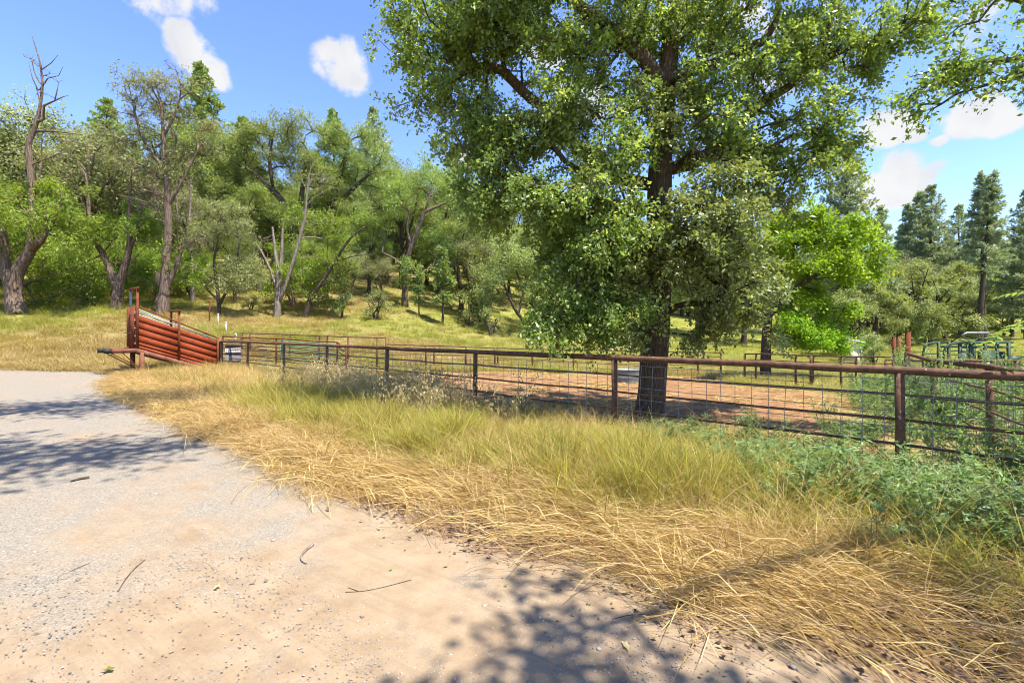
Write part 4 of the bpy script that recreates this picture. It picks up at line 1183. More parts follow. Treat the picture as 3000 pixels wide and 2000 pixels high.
# ------------------------------------------------------------------ the trees whose shade falls on the road (their trunks stand outside the picture)
def shade_trees():
    lk = dict(mat=M['leaf_oak'], n=34, twig=.6, size=.12, aspect=.6, droop=.2, scatter=.16, ntw=6)
    b = (10.2, 2.4)
    tree('overhanging_oak_tree', 'oak branch with small yellowing leaves reaching in under the clouds from beyond the picture', 'tree',
         [[(b[0], b[1], H(*b) - .1, .42), (10.0, 2.5, 2.0, .34), (9.4, 2.6, 4.0, .28), (8.6, 2.4, 6.2, .2), (7.6, 1.8, 8.2, .12), (6.6, 1.2, 9.4, .05)],
          [(9.6, 2.6, 3.4, .2), (9.6, 4.2, 4.7, .16), (9.0, 5.8, 5.3, .11), (8.1, 6.7, 5.55, .07), (7.3, 7.0, 5.65, .035), (6.5, 7.1, 5.6, .016), (5.9, 7.1, 5.45, .005)],
          [(8.6, 6.3, 5.6, .05), (7.8, 6.9, 5.5, .03), (7.1, 7.1, 5.35, .014), (6.6, 7.1, 5.2, .005)], [(9.2, 5.4, 5.2, .07), (8.4, 6.4, 6.1, .05), (7.5, 6.9, 6.4, .03), (6.9, 7.0, 6.7, .01)],
          [(8.0, 2.0, 7.4, .1), (6.0, 1.6, 7.9, .07), (4.4, 1.0, 8.0, .04), (3.0, .4, 8.1, .015)]],
         [([(7.4, 6.9, 6.5, 1.0, .7, .6, 44), (6.8, 7.0, 5.5, .7, .5, .35, 22), (8.2, 6.8, 5.6, .9, .6, .5, 30), (7.2, 7.0, 5.3, .7, .4, .2, 24), (8.4, 6.6, 6.8, .8, .6, .6, 26), (6.2, 7.1, 5.15, .35, .3, .15, 7)], dict(mat=M['leaf_oak'], n=50, twig=.32, size=.075, aspect=.55, droop=.2, scatter=.05, ntw=6, twigs=True, twr=.003)),
          ([(3.35, .0, 8.2, .95, .55, .5, 38), (5.1, .2, 8.5, .6, .35, .5, 7), (7.0, .2, 9.2, .9, .5, .8, 8), (9.8, .8, 9.0, 1.0, 1.0, 1.0, 16)], lk)],
         M['bark_oak'], 61, growkw=dict(zmin=3.5, tip=.008, step=.3, kmax=10))
    b = (-9.0, -3.0)
    tree('roadside_oak_tree', 'oak beside the dirt road, out of the picture, shading the road surface', 'tree',
         [[(b[0], b[1], H(*b) - .1, .5), (-8.9, -2.6, 3, .42), (-8.4, -1.6, 6.5, .36), (-7.6, .4, 9.0, .3), (-6.9, 2.8, 11, .22), (-6.2, 5.4, 12.2, .14), (-5.6, 7.6, 12.6, .06)],
          [(-8.2, -1.2, 7.2, .24), (-6.2, .4, 9.6, .18), (-4.0, 2.0, 11.4, .12), (-2.0, 3.2, 12.2, .06)], [(-7.2, 1.8, 10.2, .14), (-4.8, 3.4, 11.8, .08), (-3.4, 4.2, 12.4, .04)]],
         [([(-6.4, 7.2, 12.6, 2.4, 1.7, .7, 64), (-3.6, 7.6, 12.8, 2.0, 1.0, .5, 34), (-1.8, 3.2, 12.3, 2.4, .75, .6, 48), (-4.6, 2.8, 12.3, 2.0, .8, .6, 34), (-8.5, 6.2, 13.0, 2.0, 1.2, .8, 26), (-7.2, .5, 11.5, 1.6, 1.4, .9, 20)], dict(lk, n=44, twig=.8, size=.15, scatter=.2))],
         M['bark_oak'], 62, growkw=dict(zmin=6, tip=.01, step=.4, kmax=10))


shade_trees()


# ------------------------------------------------------------------ pipe fences
def wavy(a, b, rg, amp, n=7, sag=0.0):
    t = np.linspace(0, 1, n)
    p = np.array(a) + (np.array(b) - np.array(a)) * t[:, None]
    w = rg.normal(0, amp, (n, 3))
    w[0] = w[-1] = 0
    p = p + w
    p[:, 2] -= sag * 4 * t * (1 - t)
    return p


def fence(name, label, cat, pts, rails, post_r, mat, seed, top=None, posts=None, group=None, mesh_h=None, sag=.0, post_up=0.0, rail_amp=.006, end_bend=False, cell=.2, wire_r=.0042, skip_posts=(), lows=None):
    """A fence through pts (x, y): rails = [(height, radius)], every rail and post a part, wire panels between the posts."""
    rg = np.random.default_rng(seed)
    pts = np.array(pts, float)
    gz = H(pts[:, 0], pts[:, 1]) if lows is None else np.asarray(lows, float)
    root = thing(name, label, cat, (*pts[0], gz[0]), group=group)
    o0 = np.array([*pts[0], gz[0]])
    tops = np.full(len(pts), rails[0][0]) if top is None else np.asarray(top, float)
    k = tops / rails[0][0]
    for ri, (h, r) in enumerate(rails):
        L = []
        for i in range(len(pts) - 1):
            a = np.array([*pts[i], gz[i] + h * k[i]])
            b = np.array([*pts[i + 1], gz[i + 1] + h * k[i + 1]])
            w = wavy(a, b, rg, rail_amp, 6, sag if ri else sag * .3)
            L.append(w if i == 0 else w[1:])
        L = np.vstack(L)
        if end_bend and ri == 0:
            d = unit(L[-1] - L[-2])
            e = L[-1]
            L = np.vstack([L, e + d * .12 - [0, 0, .02], e + d * .2 - [0, 0, .12], e + d * .22 - [0, 0, .6], e + d * .22 - [0, 0, 1.2]])
        b = MB()
        b.tube(L - o0, r, 12 if r > .03 else 7)
        link('rail', b.mesh('rail', mat, smooth=True), root)
    for i, (p, z) in enumerate(zip(pts, gz)):
        if i in skip_posts:
            continue
        b = MB()
        lean = rg.normal(0, .008, 2)
        hh = tops[i] + post_up - (rails[0][1] * .6 if post_up <= 0 else 0)
        off = unit(np.array([-(pts[-1] - pts[0])[1], (pts[-1] - pts[0])[0]])) * 0
        b.tube([(p[0] - o0[0], p[1] - o0[1], z - .25 - o0[2]), (p[0] - o0[0] + lean[0] * .5 * hh + off[0], p[1] - o0[1] + lean[1] * hh * .5, z + hh * .5 - o0[2]), (p[0] - o0[0] + off[0], p[1] - o0[1], z + hh - o0[2])], post_r, 12)
        link('post', b.mesh('post', mat, smooth=True), root)
    if mesh_h:
        for i in range(len(pts) - 1):
            a, c = pts[i], pts[i + 1]
            L = np.linalg.norm(c - a)
            u = (c - a) / L
            side = np.array([u[1], -u[0]]) * -.028
            b = MB()
            n = int(L / cell)
            cols = (np.arange(n) + .6) * (L / n)
            t = lambda s_: np.array([a[0] + u[0] * s_ + side[0], a[1] + u[1] * s_ + side[1], gz[i] + (gz[i + 1] - gz[i]) * s_ / L]) - o0
            for s_ in cols:
                s2 = s_ + rg.normal(0, .008)
                q = t(s2)
                bow = rg.normal(0, .012, 2)
                b.tube([q + [0, 0, .02], q + [u[0] * bow[0], u[1] * bow[0], mesh_h * .5], q + [0, 0, mesh_h]], wire_r, 4, caps=False)
            for hh in np.linspace(.06, mesh_h, 7 if cell > .15 else 9):
                ss = np.linspace(.03, L - .03, 7)
                pp = np.array([t(s_) + np.array([0, 0, hh]) for s_ in ss])
                pp[1:-1] += rg.normal(0, .006, (5, 3))
                b.tube(pp, wire_r, 4, caps=False)
            link('wire_panel', b.mesh('wire_panel', M['wire']), root)
    return root


fy = [(4608, 5.43 * 2635 / 4608)] + [(px, 5.43 * 2635 / px) for px in (2635, 1800, 1393, 1135, 958, 832, 726)] + [(650, 20.9)]
fence('pipe_fence', 'long rusty pipe fence with wire mesh running from the near weeds to the orange ramp', 'fence',
      [XY(px, Y) for px, Y in fy], [(1.235, .046), (.96, .017), (.68, .017), (.40, .017), (.12, .017)], .047, M['rust'], 3, mesh_h=1.13, sag=.012, end_bend=True,
      lows=[.0, 0, 0, 0, 0, 0, 0, 0, 0.0])
five = [(1.1, .03), (.9, .016), (.7, .016), (.5, .016), (.3, .016), (.12, .016)]
fence('alley_fence', 'close-railed brown alley fence ending at the orange ramp, just behind the long pipe fence', 'fence', [XY(652, 21.7), XY(809, 20.3), XY(988, 19.0), XY(1014, 18.7)],
      [(1.38, .028), (1.2, .016), (1.0, .018), (.8, .018), (.6, .018), (.4, .018), (.2, .016)], .04, M['rust_red'], 4, top=[1.4, 1.36, 1.36, 1.12], rail_amp=.01)
tp = [(708, 24.6), (733, 24.4), (827, 23.8), (848, 23.6), (935, 22.9), (958, 22.7), (1020, 22.2), (1105, 21.6), (1131, 21.4)]
tops = [EYE + (970 - py) / F * Y - H(*XY(px, Y)) for (px, Y), py in zip(tp, (976, 976, 979, 980, 984, 984, 987, 989, 990))]
fence('alley_fence', 'tall alley fence with raised top rail at the foot of the dry slope', 'fence', [XY(*q) for q in tp],
      [(1.5, .028), (1.0, .02), (.8, .016), (.6, .016), (.4, .016), (.2, .016)], .045, M['rust'], 5, top=tops, rail_amp=.008)
fence('green_gate', 'green tubular gate panel seen between the two alley fences', 'gate', [XY(822, 22.6), XY(925, 21.9), XY(1012, 21.2)],
      [(1.12, .025), (.92, .02), (.72, .02), (.5, .02), (.3, .02), (.14, .02)], .025, M['gate_green'], 6, rail_amp=.004)
ff = [(1131, 21.6), (1248, 22.4), (1272, 22.6), (1365, 23.2), (1450, 23.8), (1458, 23.9), (1560, 24.3), (1680, 24.6), (1800, 24.8), (1940, 24.8), (2045, 24.4), (2112, 24.0)]
ftop = [1008, 1012, 1012, 1016, 1019, 1019, 1022, 1025, 1027, 1030, 1031, 1033]
fence('corral_fence', 'dark far corral fence running behind the big oak trunk', 'fence', [XY(*q) for q in ff],
      [(1.1, .03), (.9, .016), (.68, .016), (.46, .016), (.22, .016)], .045, M['rust'], 7, top=[EYE + (970 - py) / F * Y - H(*XY(px, Y)) for (px, Y), py in zip(ff, ftop)])
f2 = [(2182, 19.6), (2215, 19.2), (2332, 17.2), (2376, 16.5)]
fence('corral_fence', 'far corral fence section under the lime green tree', 'fence', [XY(*q) for q in f2], [(1.1, .03), (.88, .016), (.66, .016), (.44, .016), (.2, .016)], .045, M['rust'], 8,
      top=[EYE + (970 - py) / F * Y - H(*XY(px, Y)) for (px, Y), py in zip(f2, (1036, 1036, 1040, 1042))])
f3 = [(2383, 16.4), (2463, 15.6), (2507, 15.2), (2617, 14.3)]
fence('corral_gate', 'brown five-bar gate panel in front of the cream pump shed', 'gate', [XY(*q) for q in f3], [(1.1, .026), (.9, .016), (.7, .016), (.45, .016), (.12, .02)], .03, M['rust'], 9,
      top=[EYE + (970 - py) / F * Y - H(*XY(px, Y)) for (px, Y), py in zip(f3, (1042, 1044, 1045, 1046))])
r_ = fence('alley_fence', 'mesh-covered side fence curving through the tall weeds to the three pipes', 'fence', [(5.2, 4.3), (6.45, 6.45), (7.85, 8.9), (10.55, 12.8)], [(1.2, .04), (.9, .015), (.6, .015), (.3, .015)], .046, M['rust'], 10,
           top=[1.2, 1.2, 1.14, 1.2], mesh_h=1.08, cell=.11, wire_r=.003, lows=[0, 0, -.02, -.1])
fence('alley_fence', 'short railed fence between the three pipes and the green cattle squeeze', 'fence', [(10.6, 12.9), (12.1, 12.9), (13.6, 13.5), (15.4, 14.6)], [(1.0, .04), (.72, .016), (.45, .016), (.2, .016)], .055, M['rust'], 12, lows=[-.1, -.1, -.15, -.2])
fence('alley_fence', 'low dark fence in front of the green cattle squeeze', 'fence', [(11.9, 15.2), (13.9, 15.8), (16.0, 16.3), (18.4, 16.6)], [(1.0, .03), (.75, .016), (.5, .016), (.25, .016)], .045, M['rust'], 13)


def pipes():
    for (px, Y, top, r, lab) in ((2659, 12.85, 973, .062, 'tallest of the three upright red pipes, standing apart at the fence corner'), (2618, 15.4, 986, .05, 'upright red pipe on the far side of the three, next to the pump shed'),
                                 (2632, 15.2, 985, .056, 'upright red pipe in the middle of the three')):
        x, y = XY(px, Y)
        z = H(x, y)
        t = thing('pipe_post', lab, 'pipe post', (x, y, z), group='three upright red pipes')
        h = EYE + (970 - top) / F * Y - z
        b = MB()
        b.tube([(0, 0, -.3), (0, 0, h * .5), (.01, 0, h)], r, 14)
        link('pipe', b.mesh('pipe', M['rust_red'], smooth=True), t)
        c = MB()
        c.tube([(.01, 0, h), (.01, 0, h + .012)], r * 1.06, 14)
        link('cap', c.mesh('cap', M['rust'], smooth=True), t)
        for q in (.45, .8):
            b = MB()
            b.tube([(-r - .005, 0, h * q), (-r - .05, -.01, h * q)], .014, 8)
            link('hinge', b.mesh('hinge', M['rust'], smooth=True), t)


pipes()


# ------------------------------------------------------------------ the loading ramp
def loading_ramp():
    O = np.array([-14.5, 18.5])
    ax = np.array([.62, .7846])
    ac = np.array([-.7846, .62])
    Lr, Wd = 2.82, .95
    zg = float(H(*O))
    root = thing('loading_ramp', 'orange steel cattle loading ramp sloping down to the pipe fence', 'loading ramp', (*O, zg))
    deck = lambda u: 1.02 if u <= 0 else 1.02 - .375 * u

    def W(u, w, z):
        q = ax * u + ac * w
        return np.array([q[0], q[1], z])
    up = np.array([0, 0, 1.0])

    def part(name, b, mat, parent=root, smooth=False, label=None):
        o = link(name, b.mesh(name, mat, smooth=smooth), parent)
        if label:
            o['label'] = label
        return o
    rail_h = lambda u: 1.62 - .07 * u
    for w in (0.0, Wd):
        # the bent channel beam
        b = MB()
        b.bar(W(-.82, w, 1.02 - .085), W(.0, w, 1.02 - .085), .07, .17)
        b.bar(W(-.02, w, 1.02 - .088), W(Lr, w, deck(Lr) - .088), .073, .168)
        bm = part('beam', b, M['beam_red'])
        b = MB()
        b.box((-.11, -.05, -.09), (.11, .05, .09), (np.stack([np.append(ax, 0), np.append(ac, 0), up], 1), W(-.9, w, .935)))
        part('bumper', b, M['black'], label='black wooden bumper block on the beam end')
        # uprights
        for i, (u, tp_) in enumerate(((0, 2.3), (1.38, 1.98), (Lr, 1.45))):
            b = MB()
            b.bar(W(u, w, deck(u) - .02), W(u, w, deck(u) + tp_), .075, .075, up=np.append(ac, 0))
            part('upright', b, M['rust_red'])
        # top rails
        b = MB()
        b.tube([W(.03, w, deck(0) + rail_h(0)), W(1.35, w, deck(1.35) + rail_h(1.35)), W(Lr, w, deck(Lr) + rail_h(Lr))], .027, 10)
        part('rail', b, M['rust_red'] if w == 0 else M['galvanised'], smooth=True)
        b = MB()
        b.tube([W(.03, w + .03, deck(0) + 1.42), W(1.35, w + .03, deck(1.35) + 1.39), W(Lr, w + .03, deck(Lr) + 1.31)], .019, 10)
        part('rail', b, M['galvanised'], smooth=True)
        for u in (1.28, 2.3):
            b = MB()
            b.tube([W(u, w + .03, deck(u) + 1.2), W(u, w + .03, deck(u) + rail_h(u))], .02, 8)
            part('stanchion', b, M['galvanised'], smooth=True)
        # ribbed side boards; a black sheet behind paints the lip shadow in the gaps
        hs = (.0, .13, .27, .53, .79, 1.05, 1.29)
        for (u0, u1) in ((.045, 1.335), (1.425, Lr - .045)):
            b = MB()
            b.add([W(u0, w + .03, deck(u0) + .01), W(u1, w + .03, deck(u1) + .01), W(u1, w + .03, deck(u1) + 1.27), W(u0, w + .03, deck(u0) + 1.27),
                   W(u0, w + .042, deck(u0) + .01), W(u1, w + .042, deck(u1) + .01), W(u1, w + .042, deck(u1) + 1.27), W(u0, w + .042, deck(u0) + 1.27)],
                  Q=[(0, 1, 2, 3), (5, 4, 7, 6), (3, 2, 6, 7), (1, 0, 4, 5), (0, 3, 7, 4), (1, 5, 6, 2)])
            part('gap_shade_sheet', b, M['black'])
            for h0, h1 in zip(hs[:-1], hs[1:]):
                if w and h0 < .5:
                    continue
                lo, hi = h0 + .014, h1 - .014
                m_ = .004
                A = [(lo, .027), (lo + m_, .017), (hi - m_, .017), (hi, .027)]
                V = [W(u, w + d, deck(u) + h) for u in (u0, u1) for (h, d) in A]
                b = MB()
                b.add(V, Q=[(0, 4, 5, 1), (1, 5, 6, 2), (2, 6, 7, 3), (0, 1, 2, 3), (4, 7, 6, 5)])
                part('board', b, M['panel_red'])
    # portals over the ramp
    for u, z in ((0, deck(0) + 2.3), (1.38, deck(1.38) + 1.98)):
        b = MB()
        b.tube([W(u, -.1, z + .03), W(u, Wd + .12, z + .03)], .04, 10)
        part('crossbar', b, M['rust_red'], smooth=True)
    b = MB()
    b.tube([W(.0, Wd - .08, 1.5), W(0, Wd - .08, deck(0) + 2.22)], .035, 10)
    part('slide_pipe', b, M['galvanised'], smooth=True)
    # end gate: two half-round leaves
    for w0, w1 in ((.1, .52), (.56, .98)):
        b = MB()
        t = np.linspace(0, math.pi, 9)
        wm, r = (w0 + w1) / 2, (w1 - w0) / 2
        V = [W(-.05 - .1 * math.sin(a), wm - r * math.cos(a), z) for z in (1.06, 2.62) for a in t] + [W(-.03, wm - r * math.cos(a) * .97, z) for z in (1.06, 2.62) for a in t]
        Q = [(i, i + 1, 9 + i + 1, 9 + i) for i in range(8)] + [(18 + i + 1, 18 + i, 27 + i, 27 + i + 1) for i in range(8)] + [(9 + i, 9 + i + 1, 27 + i + 1, 27 + i) for i in range(8)] + [(i + 1, i, 18 + i, 18 + i + 1) for i in range(8)]
        b.add(V, Q=Q)
        part('end_gate', b, M['rust_red'])
        b = MB()
        b.tube([W(-.17, w0 - .05, 1.62), W(-.17, w1 + .05, 1.62)], .016, 8)
        part('latch_bar', b, M['rust'], smooth=True)
    for z in (1.2, 1.5, 1.8, 2.1, 2.4):
        b = MB()
        b.tube([W(-.045, .05, z), W(-.085, .05, z)], .022, 8)
        part('bolt', b, M['galvanised'], smooth=True)
    # floor
    b = MB()
    b.add([W(-.8, .04, .98), W(0, .04, .98), W(Lr, .04, deck(Lr) - .04), W(-.8, Wd - .04, .98), W(0, Wd - .04, .98), W(Lr, Wd - .04, deck(Lr) - .04),
           W(-.8, .04, .93), W(0, .04, .93), W(Lr, .04, deck(Lr) - .09), W(-.8, Wd - .04, .93), W(0, Wd - .04, .93), W(Lr, Wd - .04, deck(Lr) - .09)],
          Q=[(0, 1, 4, 3), (1, 2, 5, 4), (6, 9, 10, 7), (7, 10, 11, 8), (0, 3, 9, 6), (2, 8, 11, 5), (0, 6, 7, 1), (1, 7, 8, 2), (3, 4, 10, 9), (4, 5, 11, 10)])
    part('floor_plate', b, M['rust'])
    # legs and braces
    for (u, w, r, z1) in ((.14, .03, .088, .86), (.05, Wd - .1, .085, .86), (1.62, .02, .08, deck(1.62) - .16), (1.5, Wd - .05, .07, deck(1.5) - .16)):
        b = MB()
        b.tube([W(u, w, -.25), W(u, w, z1)], r, 14)
        part('leg', b, M['beam_red'] if w < .2 else M['rust'], smooth=True)
    for w in (.0, Wd):
        for (u0, z0, u1, z1) in ((-.8, .86, .05, .28), (-.45, .86, .06, .22)):
            if w and u0 > -.5:
                continue
            b = MB()
            b.tube([W(u0, w, z0), W(u1, w, z1)], .02, 8)
            part('brace', b, M['rust_red'] if w == 0 else M['rust'], smooth=True)
    b = MB()
    b.bar(W(-.74, .0, .9), W(-.74, Wd, .9), .08, .1)
    part('crossbar', b, M['rust'])


loading_ramp()


def sheet_gate():
    Y = 21.4
    a, c = np.array(XY(660, Y)), np.array(XY(706, Y + .5))
    L = np.linalg.norm(c - a)
    ang = math.atan2(c[1] - a[1], c[0] - a[0])
    t = thing('sheet_gate', 'small grey corrugated sheet gate with a barred top at the foot of the ramp', 'gate', (*a, H(*a)), ang)
    for i in range(9):
        b = MB()
        x = L * (i + .5) / 9
        V = [(x - L / 18, 0, 0.05), (x, -.018, .05), (x + L / 18, 0, .05), (x - L / 18, 0, 1.02), (x, -.018, 1.02), (x + L / 18, 0, 1.02)]
        b.add(V + [(v[0], v[1] + .012, v[2]) for v in V], Q=[(0, 1, 4, 3), (1, 2, 5, 4), (7, 6, 9, 10), (8, 7, 10, 11), (3, 4, 10, 9), (4, 5, 11, 10)])
        link('corrugated_sheet', b.mesh('corrugated_sheet', M['sheet']), t)
    for i in range(12):
        b = MB()
        x = L * (i + .5) / 12
        b.tube([(x, 0, 1.02), (x, 0, 1.26)], .01, 6)
        link('bar', b.mesh('bar', M['galvanised'], smooth=True), t)
    for z in (.35, .7, 1.02, 1.27):
        b = MB()
        b.bar((0, -.03, z), (L, -.03, z), .03, .035)
        link('frame', b.mesh('frame', M['sheet'] if z < 1 else M['rust']), t)


sheet_gate()


# ------------------------------------------------------------------ the green cattle squeeze, shed, tank, stakes
def squeeze():
    Y = 18.0
    x0 = XY(2764, Y)[0]
    z = H(x0 + 1.5, Y)
    t = thing('cattle_squeeze', 'dark green steel cattle squeeze machine with arched front and levers behind the fences', 'cattle squeeze', (x0, Y, z))
    ht = EYE - (1004 - 970) / F * Y - z

    def part(name, b, mat=M['green_paint'], smooth=True, label=None):
        o = link(name, b.mesh(name, mat, smooth=smooth), t)
        if label:
            o['label'] = label
    for y in (0, .9):
        b = MB()
        b.tube([(0, y, -.1), (0, y, ht * .72), (.06, y, ht * .88), (.2, y, ht * .97), (.62, y, ht)], .04, 10)
        part('arch', b)
        b = MB()
        b.tube([(0.02, y, ht * .72), (.62, y, ht * .74)], .022, 8)
        part('arch_bar', b)
        for x in (.62, 1.02, 2.02, 2.45):
            b = MB()
            b.bar((x, y, -.1), (x, y, ht + .02), .08, .08, up=(0, 1, 0))
            part('post', b, smooth=False)
        for z_ in (ht, ht * .9):
            b = MB()
            b.bar((.6, y, z_), (2.6, y, z_ + .01), .07, .07)
            part('top_rail', b, smooth=False)
        for z_ in (.25, .55, .8):
            b = MB()
            b.tube([(.62, y, ht * z_), (2.0, y, ht * z_)], .022, 8)
            part('side_bar', b)
        b = MB()
        b.box((1.42, y - .02, .05), (1.98, y + .02, ht * .84))
        part('side_panel', b, smooth=False)
        b = MB()
        b.box((2.5, y - .02, .05), (2.95, y + .02, ht * .72))
        part('side_panel', b, smooth=False)
    b = MB()
    b.box((1.45, -.03, ht * .52), (1.72, -.022, ht * .58))
    part('plate', b, M['white'], False, 'white maker plate on the side panel')
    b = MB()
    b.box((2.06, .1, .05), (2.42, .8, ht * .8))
    part('shade_block', b, M['black'], False, 'black block painting the shade inside the crush')  # solid black box, the shade inside the crush put in as colour
    for k, (a, c) in enumerate((((.7, -.1, ht * .95), (1.3, -.1, ht * 1.12)), ((.5, -.08, ht * 1.06), (1.2, -.08, ht * 1.0)), ((.9, -.1, ht * .72), (1.4, -.1, ht * .55)), ((1.2, -.12, ht * 1.1), (2.3, -.1, ht * 1.06)),
                                ((.85, -.09, ht * .5), (.8, -.09, ht * .98)), ((1.05, -.1, ht * .98), (1.4, -.1, ht * .8)))):
        b = MB()
        b.tube([a, c], .022, 8)
        part('lever', b)
    b = MB()
    b.tube([(1.1, .45, ht * 1.16), (1.3, .45, ht * 1.22), (2.1, .45, ht * 1.22), (2.35, .45, ht * 1.14)], .035, 8)
    part('roof_hoop', b, M['galvanised'])
    for y in (.0, .9):
        b = MB()
        b.tube([(1.1, y, ht), (1.1, .45, ht * 1.16)], .02, 6)
        part('lever', b)
    b = MB()
    b.tube([(2.35, .45, ht), (2.35, .45, ht * 1.14)], .02, 6)
    part('lever', b)


squeeze()


def shed():
    Y = 33
    x, y = XY(2497, Y)
    z = H(x, y)
    t = thing('pump_shed', 'small cream pump shed with a white sloping roof beside the willows', 'shed', (x, y, z - .05), math.radians(-28))
    h = 1.55
    b = MB()
    b.add([(-.45, -.5, 0), (.45, -.5, 0), (.45, .5, 0), (-.45, .5, 0), (-.45, -.5, h + .22), (.45, -.5, h), (.45, .5, h), (-.45, .5, h + .22)], Q=[(0, 1, 5, 4), (1, 2, 6, 5), (2, 3, 7, 6), (3, 0, 4, 7)])
    link('wall', b.mesh('wall', M['cream']), t)
    b = MB()
    b.add([(-.62, -.62, h + .26), (.66, -.62, h - .05), (.66, .62, h - .05), (-.62, .62, h + .26), (-.62, -.62, h + .32), (.66, -.62, h + .01), (.66, .62, h + .01), (-.62, .62, h + .32)],
          Q=[(0, 3, 2, 1), (4, 5, 6, 7), (0, 1, 5, 4), (1, 2, 6, 5), (2, 3, 7, 6), (3, 0, 4, 7)])
    link('roof', b.mesh('roof', M['roofing']), t)
    b = MB()
    b.box((-.3, -.53, .05), (.25, -.503, 1.1))
    d = link('door', b.mesh('door', M['cream']), t)
    b = MB()
    b.tube([(.18, -.535, .6), (.18, -.56, .6)], .025, 8)
    link('knob', b.mesh('knob', M['galvanised']), d)
    for s in (-.45, .45):
        b = MB()
        b.box((s - .03, -.525, 0), (s + .03, -.5025, h - .02))
        link('corner_trim', b.mesh('corner_trim', M['white']), t)


shed()


def tank():
    Y = 18.6
    x, y = XY(1838, Y)
    z = H(x, y)
    t = thing('water_tank', 'pale oval stock water tank behind the big oak trunk', 'water tank', (x, y, z))
    b = MB()
    a = np.linspace(0, 2 * math.pi, 25)[:-1]
    ring = lambda r, zz: np.stack([np.cos(a) * .62 * r, np.sin(a) * .38 * r, np.full(24, zz)], 1)
    lev = [(1, -.05), (1, .2), (1.02, .22), (1, .24), (1, .48), (1.04, .5), (1.04, .53), (.97, .53), (.97, .3)]
    V = np.vstack([ring(*l) for l in lev])
    Q = [(i * 24 + j, i * 24 + (j + 1) % 24, (i + 1) * 24 + (j + 1) % 24, (i + 1) * 24 + j) for i in range(len(lev) - 1) for j in range(24)]
    b.add(V, Q=Q)
    link('wall', b.mesh('wall', M['tank'], smooth=True), t)
    b = MB()
    b.add(np.vstack([ring(.965, .44), [(0, 0, .44)]]), T=[(24, j, (j + 1) % 24) for j in range(24)])
    link('water', b.mesh('water', M['black']), t)


tank()


def stakes():
    data = [(142, 34, 867, 'white', 'white stake in the grass by the gnarled snag'), (259, 33, 876, 'rust', 'rusty stake between the snag and the forked trunks'), (613, 30.5, 880, 'rust', 'tall rusty leaning stake in front of the brushy oak'),
            (639, 30, 919, 'white', 'topmost of the three white stakes on the dry slope'), (662, 27.6, 942, 'white', 'middle of the three white stakes on the dry slope'), (690, 25.5, 976, 'white', 'lowest of the three white stakes on the dry slope'),
            (2857, 58, 1006, 'white', 'first white stake far out on the pasture'), (2873, 58, 1006, 'white', 'second white stake far out on the pasture'), (2890, 58, 1006, 'white', 'third white stake far out on the pasture')]
    for px, Y, top, m, lab in data:
        x, y = XY(px, Y)
        z = H(x, y)
        h = max(.45, EYE + (970 - top) / F * Y - z)
        b = MB()
        b.bar((0, 0, -.2), (.05 if m == 'rust' else .01, 0, h), .07, .05, up=(0, 1, 0))
        b.box((-.05, -.035, h - .09), (.06, -.0255, h - .02))
        o = link('stake', b.mesh('stake', M[{'white': 'white', 'rust': 'rust_red'}[m]]), loc=(x, y, z))
        tag(o, lab, 'stake', 'stakes marking the slope')


stakes()


# ------------------------------------------------------------------ the compound-leaf sapling at the picture edge
def compound_sapling():
    rg = np.random.default_rng(9)
    x, y = 5.85, 4.95
    t = thing('tree_of_heaven_sapling', 'young tree with long compound leaves and rows of narrow leaflets reaching over the fence', 'sapling', (x, y, H(x, y)))
    b = MB()
    st = np.array([(0, 0, -.1), (.02, .02, .5), (-.05, 0, 1.1), (-.02, .03, 1.7), (.03, 0, 2.05)])
    b.tube(st, [.022, .02, .016, .012, .006], 8)
    link('stem', b.mesh('stem', M['bark_dark'], smooth=True), t)
    specs = [(2.0, 195, .75, .35), (1.85, 170, .8, .1), (1.7, 215, .7, .1), (1.55, 185, .8, -.1), (1.4, 200, .75, -.2), (1.3, 165, .7, -.25), (2.03, 240, .6, .5), (2.03, 130, .6, .5), (1.6, 60, .7, .1), (1.8, 300, .7, .2), (1.45, 340, .7, -.1), (1.25, 225, .6, -.3), (1.1, 190, .55, -.3)]
    for (z, az, L, el) in specs:
        b = MB()
        a = math.radians(az + rg.uniform(-8, 8))
        d = np.array([math.cos(a), math.sin(a), 0])
        s = np.linspace(0, 1, 9)
        base = np.array([np.interp(z, st[:, 2], st[:, 0]), np.interp(z, st[:, 2], st[:, 1]), z])
        mid = base + d * (s * L)[:, None] + np.array([0, 0, 1]) * (el * L * s - .45 * L * s ** 2)[:, None]
        b.tube(mid, np.linspace(.005, .002, 9), 5, caps=False)
        side = np.array([-d[1], d[0], 0])
        for q in np.linspace(.15, 1, 11):
            c = np.array([np.interp(q, s, mid[:, i]) for i in range(3)])
            for sg in (-1, 1):
                ll = L * .22 * (1 - .45 * abs(q - .45))
                dv = unit(side * sg + d * .45 + np.array([0, 0, -.18 + rg.normal(0, .12)]))
                w = unit(np.cross(dv, np.array([0, 0, 1.0]))) * ll * .14
                f = np.array([0, 0, -.012])
                V = [c, c + dv * ll * .3 + w + f, c + dv * ll * .65 + w * .8 + f, c + dv * ll + 2 * f, c + dv * ll * .65 - w * .8 + f, c + dv * ll * .3 - w + f, c + dv * ll * .5]
                b.add(V, T=[(0, 1, 6), (1, 2, 6), (2, 3, 6), (3, 4, 6), (4, 5, 6), (5, 0, 6)], tint=rg.uniform(.2, .9))
        link('leaf', b.mesh('leaf', M['leaf_locust'], tints=True), t)


compound_sapling()


